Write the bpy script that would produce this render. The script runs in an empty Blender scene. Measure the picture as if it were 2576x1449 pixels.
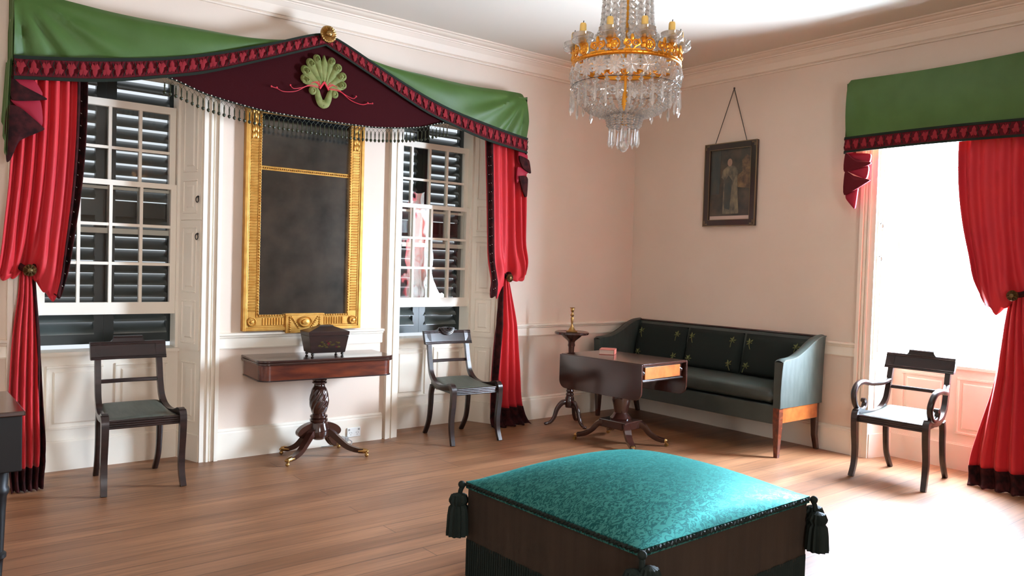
import bpy, bmesh, math, random
from mathutils import Vector, Matrix
random.seed(7)
PI = math.pi
S = bpy.context.scene
COL = S.collection
V = Vector

# ------------------------------------------------------------------ camera
def make_camera():
    f, cx, cy, cz, yaw, pitch, roll = 1976.3168, -6.1271, -5.6486, 1.45, 0.8952, -0.0287, 0.0294
    F = V((math.cos(pitch) * math.cos(yaw), math.cos(pitch) * math.sin(yaw), math.sin(pitch)))
    r = V((math.sin(yaw), -math.cos(yaw), 0)); u = r.cross(F)
    c, s = math.cos(roll), math.sin(roll)
    R = c * r + s * u; U = -s * r + c * u
    cam = bpy.data.cameras.new('camera'); o = bpy.data.objects.new('camera', cam); COL.objects.link(o)
    cam.sensor_fit = 'HORIZONTAL'; cam.sensor_width = 36; cam.lens = 36 * f / 2576
    cam.clip_start = 0.05
    M = Matrix((R, U, -F)).transposed().to_4x4(); M.translation = V((cx, cy, cz))
    o.matrix_world = M
    S.camera = o
make_camera()

# ------------------------------------------------------------------ light, exposure
S.view_settings.view_transform = 'Standard'
S.view_settings.look = 'None'
S.view_settings.gamma = 1
S.view_settings.exposure = 0.0
S.cycles.use_denoising = True
S.cycles.max_bounces = 10
S.cycles.diffuse_bounces = 6
S.cycles.glossy_bounces = 4
S.cycles.transmission_bounces = 6
S.cycles.transparent_max_bounces = 12
S.cycles.sample_clamp_indirect = 8
S.cycles.caustics_reflective = False
S.cycles.caustics_refractive = False
W = bpy.data.worlds.new('overcast_sky'); S.world = W; W.use_nodes = True
bg = W.node_tree.nodes['Background']
bg.inputs[0].default_value = (0.86, 0.93, 1.0, 1); bg.inputs[1].default_value = 1.0

XL, YF, H = -7.2, -8.2, 3.37          # room: left wall x, front wall y, ceiling height
def area(name, loc, direction, sx, sy, power, color, spread=180):
    l = bpy.data.lights.new(name, 'AREA'); l.shape = 'RECTANGLE'; l.size = sx; l.size_y = sy
    l.energy = power; l.color = color; l.spread = math.radians(spread)
    o = bpy.data.objects.new(name, l); COL.objects.link(o); o.location = loc
    o.visible_camera = True; o.rotation_euler = V(direction).to_track_quat('-Z', 'Y').to_euler()
    return o
# daylight standing in the right window opening (the bright sky outside); the front one is added fill
area('daylight_right_window', (0.62, -3.15, 1.72), (-1, 0, 0), 2.4, 2.6, 3600, (0.76, 0.96, 1.20))
area('fill_lamp_front', (-5.1, YF - 0.32, 1.72), (0, 1, 0), 1.04, 1.9, 175, (0.95, 0.96, 0.98))  # fill lamp behind the camera, in an opening added for it

def hazy_sun(direction, strength, angle, color):
    l = bpy.data.lights.new('hazy_sun', 'SUN'); l.energy = strength; l.angle = math.radians(angle); l.color = color
    o = bpy.data.objects.new('hazy_sun', l); COL.objects.link(o); o.location = (6, -9, 5)
    o.rotation_euler = V(direction).to_track_quat('-Z', 'Y').to_euler()
hazy_sun((-0.52, 0.76, -0.30), 14.0, 34, (0.86, 0.97, 1.10))

# ------------------------------------------------------------------ materials
def mat(name, col, rough=0.5, metal=0.0, spec=0.5, sheen=0.0, sheen_tint=None, coat=0.0, var=None, vscale=(4, 4, 4),
        vdetail=4, vrange=(0.35, 0.65), bump=0.0, bscale=60, spec_tint=None, coord='Object', trans=0.0):
    m = bpy.data.materials.new(name); m.use_nodes = True
    nt = m.node_tree; N = nt.nodes; L = nt.links; p = N['Principled BSDF']
    p.inputs['Base Color'].default_value = (*col, 1)
    p.inputs['Roughness'].default_value = rough
    p.inputs['Metallic'].default_value = metal
    p.inputs['Specular IOR Level'].default_value = spec
    p.inputs['Coat Weight'].default_value = coat
    p.inputs['Coat Roughness'].default_value = 0.12
    p.inputs['Transmission Weight'].default_value = trans
    if sheen:
        p.inputs['Sheen Weight'].default_value = sheen
        p.inputs['Sheen Roughness'].default_value = 0.35
        p.inputs['Sheen Tint'].default_value = (*(sheen_tint or (1, 1, 1)), 1)
    if spec_tint: p.inputs['Specular Tint'].default_value = (*spec_tint, 1)
    tc = N.new('ShaderNodeTexCoord')
    if var:
        mp = N.new('ShaderNodeMapping'); mp.inputs['Scale'].default_value = vscale
        nz = N.new('ShaderNodeTexNoise'); nz.inputs['Scale'].default_value = 1; nz.inputs['Detail'].default_value = vdetail
        cr = N.new('ShaderNodeValToRGB')
        cr.color_ramp.elements[0].position = vrange[0]; cr.color_ramp.elements[0].color = (*col, 1)
        cr.color_ramp.elements[1].position = vrange[1]; cr.color_ramp.elements[1].color = (*var, 1)
        L.new(tc.outputs[coord], mp.inputs['Vector']); L.new(mp.outputs[0], nz.inputs['Vector'])
        L.new(nz.outputs['Fac'], cr.inputs[0]); L.new(cr.outputs[0], p.inputs['Base Color'])
    if bump:
        nb = N.new('ShaderNodeTexNoise'); nb.inputs['Scale'].default_value = bscale; nb.inputs['Detail'].default_value = 3
        bp = N.new('ShaderNodeBump'); bp.inputs['Strength'].default_value = bump; bp.inputs['Distance'].default_value = 0.004
        L.new(tc.outputs[coord], nb.inputs['Vector']); L.new(nb.outputs['Fac'], bp.inputs['Height'])
        L.new(bp.outputs[0], p.inputs['Normal'])
    return m

M = {}
M['wall'] = mat('wall_paint', (0.655, 0.53, 0.43), 0.75, var=(0.68, 0.555, 0.455), vscale=(1.5, 1.5, 1.5), bump=0.08, bscale=140)
M['ceiling'] = mat('ceiling_paint', (0.64, 0.57, 0.48), 0.8, bump=0.05, bscale=60)
M['trim'] = mat('cream_gloss_paint', (0.82, 0.75, 0.635), 0.38, spec=0.4, var=(0.79, 0.71, 0.595), vscale=(3, 3, 3))
M['cornice'] = mat('cornice_paint', (0.72, 0.60, 0.49), 0.6)
M['sash'] = mat('sash_paint', (0.84, 0.775, 0.66), 0.4, spec=0.4)
M['shutter'] = mat('dark_green_shutter_paint', (0.016, 0.022, 0.021), 0.3, spec=0.5)
M['slat'] = mat('lit_dark_green_gloss', (0.050, 0.062, 0.058), 0.30, spec=0.5, var=(0.075, 0.088, 0.082), vscale=(6, 6, 6))  # paler than the frame paint: highlights on the slats are put into the colour
M['slat'].node_tree.nodes['Principled BSDF'].inputs['IOR'].default_value = 2.1
M['mahog'] = mat('dark_mahogany', (0.030, 0.010, 0.007), 0.15, spec=0.5, var=(0.040, 0.013, 0.009), vscale=(20, 3, 20), coat=0.5)
M['mahog_x'] = mat('figured_mahogany', (0.055, 0.012, 0.007), 0.24, var=(0.13, 0.026, 0.010), vscale=(5, 40, 26), coat=0.4)
M['satinwood'] = mat('warm_satinwood', (0.24, 0.060, 0.014), 0.26, var=(0.36, 0.105, 0.024), vscale=(10, 9, 8), coat=0.3)
M['ebony'] = mat('ebonised_wood', (0.012, 0.007, 0.006), 0.28, spec=0.45, var=(0.026, 0.011, 0.009), vscale=(4, 4, 30), coat=0.12)
M['seatcloth'] = mat('grey_green_horsehair', (0.055, 0.06, 0.045), 0.45, spec=0.45, var=(0.075, 0.08, 0.062), vscale=(60, 8, 60), bump=0.2, bscale=260)
M['sofacloth'] = mat('dark_green_satin', (0.022, 0.030, 0.025), 0.46, spec=0.5, var=(0.036, 0.046, 0.039), vscale=(30, 4, 6), bump=0.12, bscale=200)
M['sofacloth'].node_tree.nodes['Principled BSDF'].inputs['IOR'].default_value = 1.5
M['cushion'] = mat('black_green_wool', (0.011, 0.015, 0.012), 0.85, spec=0.2, bump=0.3, bscale=300)
M['sprig'] = mat('olive_embroidery', (0.11, 0.12, 0.035), 0.8)
M['red'] = mat('red_velvet', (0.50, 0.021, 0.026), 0.6, spec=0.25, sheen=0.45, sheen_tint=(1, 0.28, 0.25), var=(0.46, 0.018, 0.028), vscale=(6, 6, 3))
M['redlining'] = mat('crimson_lining', (0.26, 0.009, 0.024), 0.6, spec=0.2)
M['green'] = mat('green_silk', (0.042, 0.087, 0.013), 0.5, spec=0.3, sheen=0.15, sheen_tint=(0.5, 1, 0.6), var=(0.052, 0.104, 0.020), vscale=(5, 5, 5), bump=0.1, bscale=200)
M['maroon'] = mat('maroon_velvet', (0.029, 0.0034, 0.0045), 0.85, spec=0.05, bump=0.15, bscale=220)
M['braid'] = mat('dark_red_braid', (0.085, 0.007, 0.010), 0.85, spec=0.1, bump=0.3, bscale=300)
M['leafred'] = mat('cut_velvet_red_leaf', (0.20, 0.012, 0.017), 0.85, spec=0.2)
M['blackband'] = mat('black_green_edging', (0.008, 0.012, 0.007), 0.8, spec=0.2)
M['darkhem'] = mat('black_brown_velvet', (0.014, 0.005, 0.005), 0.85, spec=0.08, var=(0.045, 0.009, 0.009), vscale=(22, 22, 22))
M['palm'] = mat('olive_green_applique', (0.10, 0.120, 0.018), 0.75, var=(0.17, 0.172, 0.046), vscale=(22, 22, 22), bump=0.2, bscale=120)
M['redthread'] = mat('scarlet_cord', (0.55, 0.02, 0.04), 0.6)
M['bead'] = mat('olive_bead', (0.020, 0.022, 0.007), 0.4, spec=0.35)
M['pearl'] = mat('pale_bead', (0.7, 0.68, 0.6), 0.25)
M['gilt'] = mat('gilded_wood', (0.48, 0.22, 0.036), 0.38, metal=0.6, var=(0.60, 0.32, 0.07), vscale=(18, 18, 18), bump=0.1, bscale=90)
M['ormolu'] = mat('ormolu_gilt', (0.85, 0.36, 0.04), 0.28, metal=0.9)
M['brass'] = mat('brass', (0.40, 0.24, 0.085), 0.34, metal=1.0)
M['bronze'] = mat('dull_bronze', (0.16, 0.10, 0.04), 0.4, metal=0.9)
M['steel'] = mat('iron_ring', (0.05, 0.045, 0.04), 0.4, metal=0.8)
M['canvas'] = mat('painted_dark_ground', (0.022, 0.024, 0.022), 0.35, var=(0.075, 0.055, 0.036), vscale=(7, 7, 7), vdetail=5)
M['robe'] = mat('painted_pale_robe', (0.20, 0.155, 0.095), 0.45, var=(0.06, 0.06, 0.045), vscale=(26, 26, 12))
M['paintblue'] = mat('painted_slate', (0.030, 0.040, 0.038), 0.45, var=(0.055, 0.05, 0.038), vscale=(18, 18, 8))
M['paintred'] = mat('painted_rose_glow', (0.05, 0.03, 0.024), 0.45, var=(0.20, 0.12, 0.05), vscale=(16, 16, 16))
M['skin'] = mat('painted_flesh', (0.26, 0.16, 0.11), 0.5)
M['paper'] = mat('pink_paper_margin', (0.5, 0.36, 0.30), 0.6)
M['blackframe'] = mat('black_lacquer_frame', (0.018, 0.008, 0.006), 0.3, coat=0.3)
M['book'] = mat('red_leather', (0.33, 0.075, 0.05), 0.45, var=(0.38, 0.10, 0.07), vscale=(30, 30, 30))
M['pages'] = mat('page_edges', (0.62, 0.46, 0.38), 0.7, var=(0.52, 0.38, 0.31), vscale=(4, 4, 260))
M['candle'] = mat('yellow_wax', (0.80, 0.52, 0.14), 0.5)
M['wick'] = mat('charred_wick', (0.02, 0.015, 0.01), 0.9)
M['plastic'] = mat('white_plastic', (0.78, 0.78, 0.74), 0.35)
M['greyplastic'] = mat('grey_plastic', (0.30, 0.29, 0.27), 0.4)
M['fringe'] = mat('dark_silk_fringe', (0.008, 0.013, 0.010), 0.75, spec=0.2, bump=0.4, bscale=90)
M['ottside'] = mat('brown_black_cloth', (0.040, 0.027, 0.018), 0.85, spec=0.2, var=(0.032, 0.022, 0.015), vscale=(26, 26, 1.2), bump=0.3, bscale=260)
M['frameline'] = mat('dull_gilt_line', (0.20, 0.14, 0.07), 0.5, metal=0.4)
M['caddyflower'] = mat('painted_flower_gold', (0.050, 0.036, 0.010), 0.95, spec=0.05)
M['caddyrose'] = mat('painted_flower_rose', (0.075, 0.010, 0.014), 0.95, spec=0.05)
M['darkcase'] = mat('black_piano_lacquer', (0.006, 0.005, 0.005), 0.45, spec=0.25)

def mat_floor():
    m = bpy.data.materials.new('floorboards'); m.use_nodes = True
    nt = m.node_tree; N = nt.nodes; L = nt.links; p = N['Principled BSDF']
    tc = N.new('ShaderNodeTexCoord')
    br = N.new('ShaderNodeTexBrick'); br.offset = 0.37; br.offset_frequency = 3
    br.inputs['Scale'].default_value = 1; br.inputs['Brick Width'].default_value = 2.9; br.inputs['Row Height'].default_value = 0.135
    br.inputs['Mortar Size'].default_value = 0.0026; br.inputs['Mortar Smooth'].default_value = 0.3; br.inputs['Bias'].default_value = 0
    br.inputs['Color1'].default_value = (0.240, 0.103, 0.045, 1); br.inputs['Color2'].default_value = (0.305, 0.138, 0.065, 1)
    br.inputs['Mortar'].default_value = (0.10, 0.042, 0.02, 1)
    L.new(tc.outputs['Object'], br.inputs['Vector'])
    mp = N.new('ShaderNodeMapping'); mp.inputs['Scale'].default_value = (1.6, 42, 1)
    nz = N.new('ShaderNodeTexNoise'); nz.inputs['Scale'].default_value = 1; nz.inputs['Detail'].default_value = 6; nz.inputs['Roughness'].default_value = 0.6
    L.new(tc.outputs['Object'], mp.inputs['Vector']); L.new(mp.outputs[0], nz.inputs['Vector'])
    cr = N.new('ShaderNodeValToRGB'); cr.color_ramp.elements[0].position = 0.3; cr.color_ramp.elements[0].color = (0.62, 0.60, 0.58, 1)
    cr.color_ramp.elements[1].position = 0.7; cr.color_ramp.elements[1].color = (1.12, 1.12, 1.12, 1)
    L.new(nz.outputs['Fac'], cr.inputs[0])
    mx = N.new('ShaderNodeMix'); mx.data_type = 'RGBA'; mx.blend_type = 'MULTIPLY'; mx.inputs[0].default_value = 1
    L.new(br.outputs['Color'], mx.inputs[6]); L.new(cr.outputs[0], mx.inputs[7])
    n3 = N.new('ShaderNodeTexNoise'); n3.inputs['Scale'].default_value = 1; n3.inputs['Detail'].default_value = 3
    m3 = N.new('ShaderNodeMapping'); m3.inputs['Scale'].default_value = (0.7, 5.5, 1); L.new(tc.outputs['Object'], m3.inputs['Vector']); L.new(m3.outputs[0], n3.inputs['Vector'])
    c3 = N.new('ShaderNodeValToRGB'); c3.color_ramp.elements[0].position = 0.35; c3.color_ramp.elements[0].color = (0.78, 0.76, 0.74, 1)
    c3.color_ramp.elements[1].position = 0.68; c3.color_ramp.elements[1].color = (1.18, 1.20, 1.22, 1); L.new(n3.outputs['Fac'], c3.inputs[0])
    my = N.new('ShaderNodeMix'); my.data_type = 'RGBA'; my.blend_type = 'MULTIPLY'; my.inputs[0].default_value = 1
    L.new(mx.outputs[2], my.inputs[6]); L.new(c3.outputs[0], my.inputs[7]); L.new(my.outputs[2], p.inputs['Base Color'])
    n2 = N.new('ShaderNodeTexNoise'); n2.inputs['Scale'].default_value = 2.2; n2.inputs['Detail'].default_value = 4
    L.new(tc.outputs['Object'], n2.inputs['Vector'])
    mr = N.new('ShaderNodeMapRange'); mr.inputs['To Min'].default_value = 0.36; mr.inputs['To Max'].default_value = 0.50
    L.new(n2.outputs['Fac'], mr.inputs['Value']); L.new(mr.outputs[0], p.inputs['Roughness'])
    p.inputs['IOR'].default_value = 1.55
    bp = N.new('ShaderNodeBump'); bp.inputs['Strength'].default_value = 0.25; bp.inputs['Distance'].default_value = 0.002
    L.new(br.outputs['Fac'], bp.inputs['Height']); bp.invert = True
    L.new(bp.outputs[0], p.inputs['Normal'])
    return m
M['floor'] = mat_floor()

def mat_teal():
    m = mat('teal_figured_velvet', (0.016, 0.16, 0.15), 0.42, metal=0.62, spec=0.5, sheen=0.12, sheen_tint=(0.10, 0.75, 0.70), spec_tint=(0.10, 0.8, 0.75)); m.node_tree.nodes['Principled BSDF'].inputs['IOR'].default_value = 1.65
    nt = m.node_tree; N = nt.nodes; L = nt.links; p = N['Principled BSDF']
    tc = N.new('ShaderNodeTexCoord'); mp = N.new('ShaderNodeMapping'); mp.inputs['Scale'].default_value = (24, 44, 24)
    nz = N.new('ShaderNodeTexNoise'); nz.inputs['Scale'].default_value = 1; nz.inputs['Detail'].default_value = 1.5; nz.inputs['Distortion'].default_value = 1.6
    L.new(tc.outputs['Object'], mp.inputs['Vector']); L.new(mp.outputs[0], nz.inputs['Vector'])
    cr = N.new('ShaderNodeValToRGB'); e = cr.color_ramp.elements
    e[0].position = 0.44; e[0].color = (0.052, 0.180, 0.160, 1); e[1].position = 0.62; e[1].color = (0.052, 0.180, 0.160, 1)
    for pos, c in ((0.50, (0.007, 0.058, 0.057)), (0.55, (0.007, 0.058, 0.057))):
        k = e.new(pos); k.color = (*c, 1)
    L.new(nz.outputs['Fac'], cr.inputs[0]); L.new(cr.outputs[0], p.inputs['Base Color'])
    rr = N.new('ShaderNodeMapRange'); L.new(nz.outputs['Fac'], rr.inputs['Value'])
    rr.inputs['From Min'].default_value = 0.4; rr.inputs['From Max'].default_value = 0.6; rr.inputs['To Min'].default_value = 0.46; rr.inputs['To Max'].default_value = 0.58
    L.new(rr.outputs[0], p.inputs['Roughness'])
    return m
M['teal'] = mat_teal()

def mat_mirror():
    m = mat('tarnished_mirror', (0.10, 0.095, 0.08), 0.16, metal=1.0)
    nt = m.node_tree; N = nt.nodes; L = nt.links; p = N['Principled BSDF']
    tc = N.new('ShaderNodeTexCoord'); nz = N.new('ShaderNodeTexNoise'); nz.inputs['Scale'].default_value = 5; nz.inputs['Detail'].default_value = 6
    cr = N.new('ShaderNodeValToRGB'); e = cr.color_ramp.elements
    e[0].position = 0.34; e[0].color = (0.15, 0.175, 0.18, 1); e[1].position = 0.66; e[1].color = (0.27, 0.29, 0.28, 1)
    L.new(tc.outputs['Object'], nz.inputs['Vector']); L.new(nz.outputs['Fac'], cr.inputs[0]); L.new(cr.outputs[0], p.inputs['Base Color'])
    return m
M['mirror'] = mat_mirror()

def mat_glass():
    m = bpy.data.materials.new('window_glass'); m.use_nodes = True
    nt = m.node_tree; N = nt.nodes; L = nt.links
    N.remove(N['Principled BSDF']); out = N['Material Output']
    tr = N.new('ShaderNodeBsdfTransparent'); tr.inputs[0].default_value = (0.93, 0.95, 0.94, 1)
    gl = N.new('ShaderNodeBsdfGlossy'); gl.inputs['Roughness'].default_value = 0.02
    tc = N.new('ShaderNodeTexCoord'); nz = N.new('ShaderNodeTexNoise'); nz.inputs['Scale'].default_value = 5; nz.inputs['Detail'].default_value = 1
    bp = N.new('ShaderNodeBump'); bp.inputs['Strength'].default_value = 0.12; bp.inputs['Distance'].default_value = 0.02
    L.new(tc.outputs['Object'], nz.inputs['Vector']); L.new(nz.outputs['Fac'], bp.inputs['Height']); L.new(bp.outputs[0], gl.inputs['Normal'])
    fr = N.new('ShaderNodeFresnel'); fr.inputs['IOR'].default_value = 1.6
    mx = N.new('ShaderNodeMixShader'); L.new(fr.outputs[0], mx.inputs[0]); L.new(tr.outputs[0], mx.inputs[1]); L.new(gl.outputs[0], mx.inputs[2])
    L.new(mx.outputs[0], out.inputs[0])
    return m
M['glass'] = mat_glass()

def mat_crystal(name, body, k):
    m = bpy.data.materials.new(name); m.use_nodes = True
    nt = m.node_tree; N = nt.nodes; L = nt.links
    N.remove(N['Principled BSDF']); out = N['Material Output']
    tr = N.new('ShaderNodeBsdfTransparent'); tr.inputs[0].default_value = (0.90, 0.87, 0.83, 1)
    gs = N.new('ShaderNodeBsdfGlass'); gs.inputs['Roughness'].default_value = 0.03; gs.inputs['IOR'].default_value = 1.5
    gl = N.new('ShaderNodeBsdfGlossy'); gl.inputs['Roughness'].default_value = 0.05
    df = N.new('ShaderNodeBsdfDiffuse'); df.inputs[0].default_value = (*body, 1)
    m1 = N.new('ShaderNodeMixShader'); m1.inputs[0].default_value = 0.55; L.new(tr.outputs[0], m1.inputs[1]); L.new(gs.outputs[0], m1.inputs[2])
    m2 = N.new('ShaderNodeMixShader'); m2.inputs[0].default_value = k; L.new(m1.outputs[0], m2.inputs[1]); L.new(df.outputs[0], m2.inputs[2])
    m3 = N.new('ShaderNodeMixShader'); m3.inputs[0].default_value = 0.16; L.new(m2.outputs[0], m3.inputs[1]); L.new(gl.outputs[0], m3.inputs[2])
    L.new(m3.outputs[0], out.inputs[0])
    return m
M['crystal'] = mat_crystal('cut_crystal', (0.88, 0.82, 0.76), 0.16)
M['bobeche'] = mat_crystal('blown_glass', (0.80, 0.74, 0.66), 0.12)

# ------------------------------------------------------------------ mesh builder
class B:
    def __init__(s): s.v = []; s.f = []; s.mi = []; s.k = 0
    def add(s, vs, fs):
        n = len(s.v); s.v += [tuple(p) for p in vs]
        for f in fs: s.f.append([i + n for i in f]); s.mi.append(s.k)
        return s
    def box(s, c, d, rz=0.0, M_=None):
        hx, hy, hz = d[0] / 2, d[1] / 2, d[2] / 2
        P = [V((x, y, z)) for z in (-hz, hz) for y in (-hy, hy) for x in (-hx, hx)]
        if rz: R = Matrix.Rotation(rz, 3, 'Z'); P = [R @ p for p in P]
        if M_ is not None: P = [M_ @ p for p in P]
        P = [p + V(c) for p in P]
        return s.add(P, [(0, 2, 3, 1), (4, 5, 7, 6), (0, 1, 5, 4), (2, 6, 7, 3), (0, 4, 6, 2), (1, 3, 7, 5)])
    def bx(s, x0, x1, y0, y1, z0, z1):
        return s.box(((x0 + x1) / 2, (y0 + y1) / 2, (z0 + z1) / 2), (abs(x1 - x0), abs(y1 - y0), abs(z1 - z0)))
    def fr(s, O, U, Vv, N, u0, u1, v0, v1, n0, n1, ins=0.0):
        O, U, Vv, N = V(O), V(U), V(Vv), V(N)
        P = [O + U * u + Vv * v + N * n0 for u, v in ((u0, v0), (u1, v0), (u1, v1), (u0, v1))]
        P += [O + U * u + Vv * v + N * n1 for u, v in ((u0 + ins, v0 + ins), (u1 - ins, v0 + ins), (u1 - ins, v1 - ins), (u0 + ins, v1 - ins))]
        return s.add(P, [(3, 2, 1, 0), (4, 5, 6, 7), (0, 1, 5, 4), (1, 2, 6, 5), (2, 3, 7, 6), (3, 0, 4, 7)])
    def panel(s, O, U, Vv, N, u0, u1, v0, v1, m=0.016, h=0.009):
        # a raised moulding around a bevelled field
        s.fr(O, U, Vv, N, u0, u1, v0, v0 + m, -0.002, h, 0.003); s.fr(O, U, Vv, N, u0, u1, v1 - m, v1, -0.002, h, 0.003)
        s.fr(O, U, Vv, N, u0, u0 + m, v0 + m, v1 - m, -0.002, h, 0.003); s.fr(O, U, Vv, N, u1 - m, u1, v0 + m, v1 - m, -0.002, h, 0.003)
        g = min(0.038, (u1 - u0) * 0.26)
        s.fr(O, U, Vv, N, u0 + g, u1 - g, v0 + g, v1 - g, -0.002, h * 0.9, 0.012)
        return s
    def poly(s, pts, off):
        # closed prism: pts are 3-d points of one face, off the extrusion vector
        n = len(pts); off = V(off); P = [V(p) for p in pts]; P += [p + off for p in P]
        return s.add(P, [tuple(range(n))[::-1], tuple(range(n, 2 * n))] + [(i, (i + 1) % n, n + (i + 1) % n, n + i) for i in range(n)])
    def grid(s, fn, nu, nv, closeu=False):
        P = []; F = []
        for i in range(nu + (0 if closeu else 1)):
            for j in range(nv + 1): P.append(fn(i / nu, j / nv))
        w = nv + 1; tot = nu if closeu else nu
        for i in range(tot):
            a = i; b = (i + 1) % nu if closeu else i + 1
            for j in range(nv): F.append((a * w + j, b * w + j, b * w + j + 1, a * w + j + 1))
        return s.add(P, F)
    def lathe(s, prof, n=24, c=(0, 0, 0), fn=None, M_=None, cap=True):
        P = []; F = []; m = len(prof)
        for i in range(n):
            a = 2 * PI * i / n
            for r, z in prof:
                p = V((r * math.cos(a), r * math.sin(a), z))
                if fn: p = fn(p, a, r, z)
                if M_ is not None: p = M_ @ p
                P.append(p + V(c))
        for i in range(n):
            k = (i + 1) % n
            for j in range(m - 1): F.append((i * m + j, k * m + j, k * m + j + 1, i * m + j + 1))
        if cap:
            if prof[0][0] > 1e-6: F.append(tuple(i * m for i in range(n))[::-1])
            if prof[-1][0] > 1e-6: F.append(tuple(i * m + m - 1 for i in range(n)))
        return s.add(P, F)
    def ball(s, c, r, n=10, m=6, sc=(1, 1, 1)):
        prof = [(r * math.sin(PI * k / m), -r * math.cos(PI * k / m)) for k in range(m + 1)]
        return s.lathe(prof, n, c, fn=lambda p, a, rr, z: V((p.x * sc[0], p.y * sc[1], p.z * sc[2])), cap=False)
    def tube(s, path, r, n=8, close=False):
        P = [V(p) for p in path]; m = len(P); R = r if isinstance(r, (list, tuple)) else [r] * m
        T = []
        for i in range(m):
            a = P[(i - 1) % m] if close else P[max(i - 1, 0)]; b = P[(i + 1) % m] if close else P[min(i + 1, m - 1)]
            T.append((b - a).normalized())
        u = T[0].orthogonal().normalized(); vs = []
        for i in range(m):
            u = (u - T[i] * u.dot(T[i]))
            u = u.normalized() if u.length > 1e-6 else T[i].orthogonal().normalized()
            w = T[i].cross(u)
            for k in range(n):
                a = 2 * PI * k / n; vs.append(P[i] + (u * math.cos(a) + w * math.sin(a)) * R[i])
        F = []
        for i in range(m if close else m - 1):
            j = (i + 1) % m
            for k in range(n): F.append((i * n + k, i * n + (k + 1) % n, j * n + (k + 1) % n, j * n + k))
        if not close: F += [tuple(range(n))[::-1], tuple((m - 1) * n + k for k in range(n))]
        return s.add(vs, F)
    def sweep(s, path, side, sec):
        # sec(i) -> list of (along side, along normal) for path point i; side is a fixed vector
        P = [V(p) for p in path]; m = len(P); side = V(side).normalized(); vs = []; n = None
        for i in range(m):
            t = (P[min(i + 1, m - 1)] - P[max(i - 1, 0)]).normalized()
            sd = (side - t * side.dot(t)).normalized(); nn = t.cross(sd)
            q = sec(i); n = len(q)
            for a, b in q: vs.append(P[i] + sd * a + nn * b)
        F = [(i * n + k, i * n + (k + 1) % n, (i + 1) * n + (k + 1) % n, (i + 1) * n + k) for i in range(m - 1) for k in range(n)]
        F += [tuple(range(n))[::-1], tuple((m - 1) * n + k for k in range(n))]
        return s.add(vs, F)
    def build(s, name, m, parent=None, loc=(0, 0, 0), rz=0.0, smooth=38, bevel=0.0, sub=0, solid=0.0):
        me = bpy.data.meshes.new(name); me.from_pydata([tuple(p) for p in s.v], [], s.f)
        mats = m if isinstance(m, (list, tuple)) else [m]
        for q in mats: me.materials.append(M[q] if isinstance(q, str) else q)
        if len(mats) > 1: me.polygons.foreach_set('material_index', s.mi)
        bm = bmesh.new(); bm.from_mesh(me)
        bmesh.ops.recalc_face_normals(bm, faces=bm.faces)
        if smooth:
            ca = math.radians(smooth)
            for f in bm.faces: f.smooth = True
            for e in bm.edges:
                e.smooth = not (len(e.link_faces) == 2 and e.calc_face_angle(0) > ca)
        bm.to_mesh(me); bm.free()
        o = bpy.data.objects.new(name, me); COL.objects.link(o)
        if parent: o.parent = parent
        o.location = loc; o.rotation_euler = (0, 0, rz)
        if solid:
            md = o.modifiers.new('thickness', 'SOLIDIFY'); md.thickness = solid; md.offset = 0
        if bevel:
            md = o.modifiers.new('soft_edges', 'BEVEL'); md.width = bevel; md.segments = 2; md.limit_method = 'ANGLE'; md.angle_limit = math.radians(40)
        if sub:
            md = o.modifiers.new('smoothing', 'SUBSURF'); md.levels = sub; md.render_levels = sub
        return o

def thing(name, label, cat, loc=(0, 0, 0), rz=0.0, group=None):
    o = bpy.data.objects.new(name, None); COL.objects.link(o); o.empty_display_size = 0.1
    o.location = loc; o.rotation_euler = (0, 0, rz); o['label'] = label; o['category'] = cat
    if group: o['group'] = group
    return o
def tag(o, label, cat, group=None):
    o['label'] = label; o['category'] = cat
    if group: o['group'] = group
    return o
def struct(o): o['kind'] = 'structure'; return o
def sempty(name):
    o = bpy.data.objects.new(name, None); COL.objects.link(o); o['kind'] = 'structure'; return o
def copy_part(o, parent, loc=None, rot=None, scale=None):
    c = o.copy(); COL.objects.link(c); c.parent = parent
    if loc is not None: c.location = loc
    if rot is not None: c.rotation_euler = rot
    if scale is not None: c.scale = scale
    return c
def copy_tree(o, parent=None):
    c = o.copy(); COL.objects.link(c); c.parent = parent
    for ch in list(o.children): copy_tree(ch, c)
    return c
def interp(tab, t):
    if t <= tab[0][0]: return tab[0][1]
    for (a, x), (b, y) in zip(tab, tab[1:]):
        if t <= b:
            k = (t - a) / (b - a); return x + (y - x) * k
    return tab[-1][1]
def smooth_tab(tab, t):   # catmull-rom through a table
    n = len(tab)
    if t <= tab[0][0]: return tab[0][1]
    if t >= tab[-1][0]: return tab[-1][1]
    for i in range(n - 1):
        if t <= tab[i + 1][0]: break
    x0, x1 = tab[i][0], tab[i + 1][0]; k = (t - x0) / (x1 - x0)
    def sl(j):
        a, b = max(j - 1, 0), min(j + 1, n - 1); return (tab[b][1] - tab[a][1]) / (tab[b][0] - tab[a][0])
    m0, m1 = sl(i) * (x1 - x0), sl(i + 1) * (x1 - x0); k2, k3 = k * k, k * k * k
    return (2*k3 - 3*k2 + 1) * tab[i][1] + (k3 - 2*k2 + k) * m0 + (-2*k3 + 3*k2) * tab[i+1][1] + (k3 - k2) * m1
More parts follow.
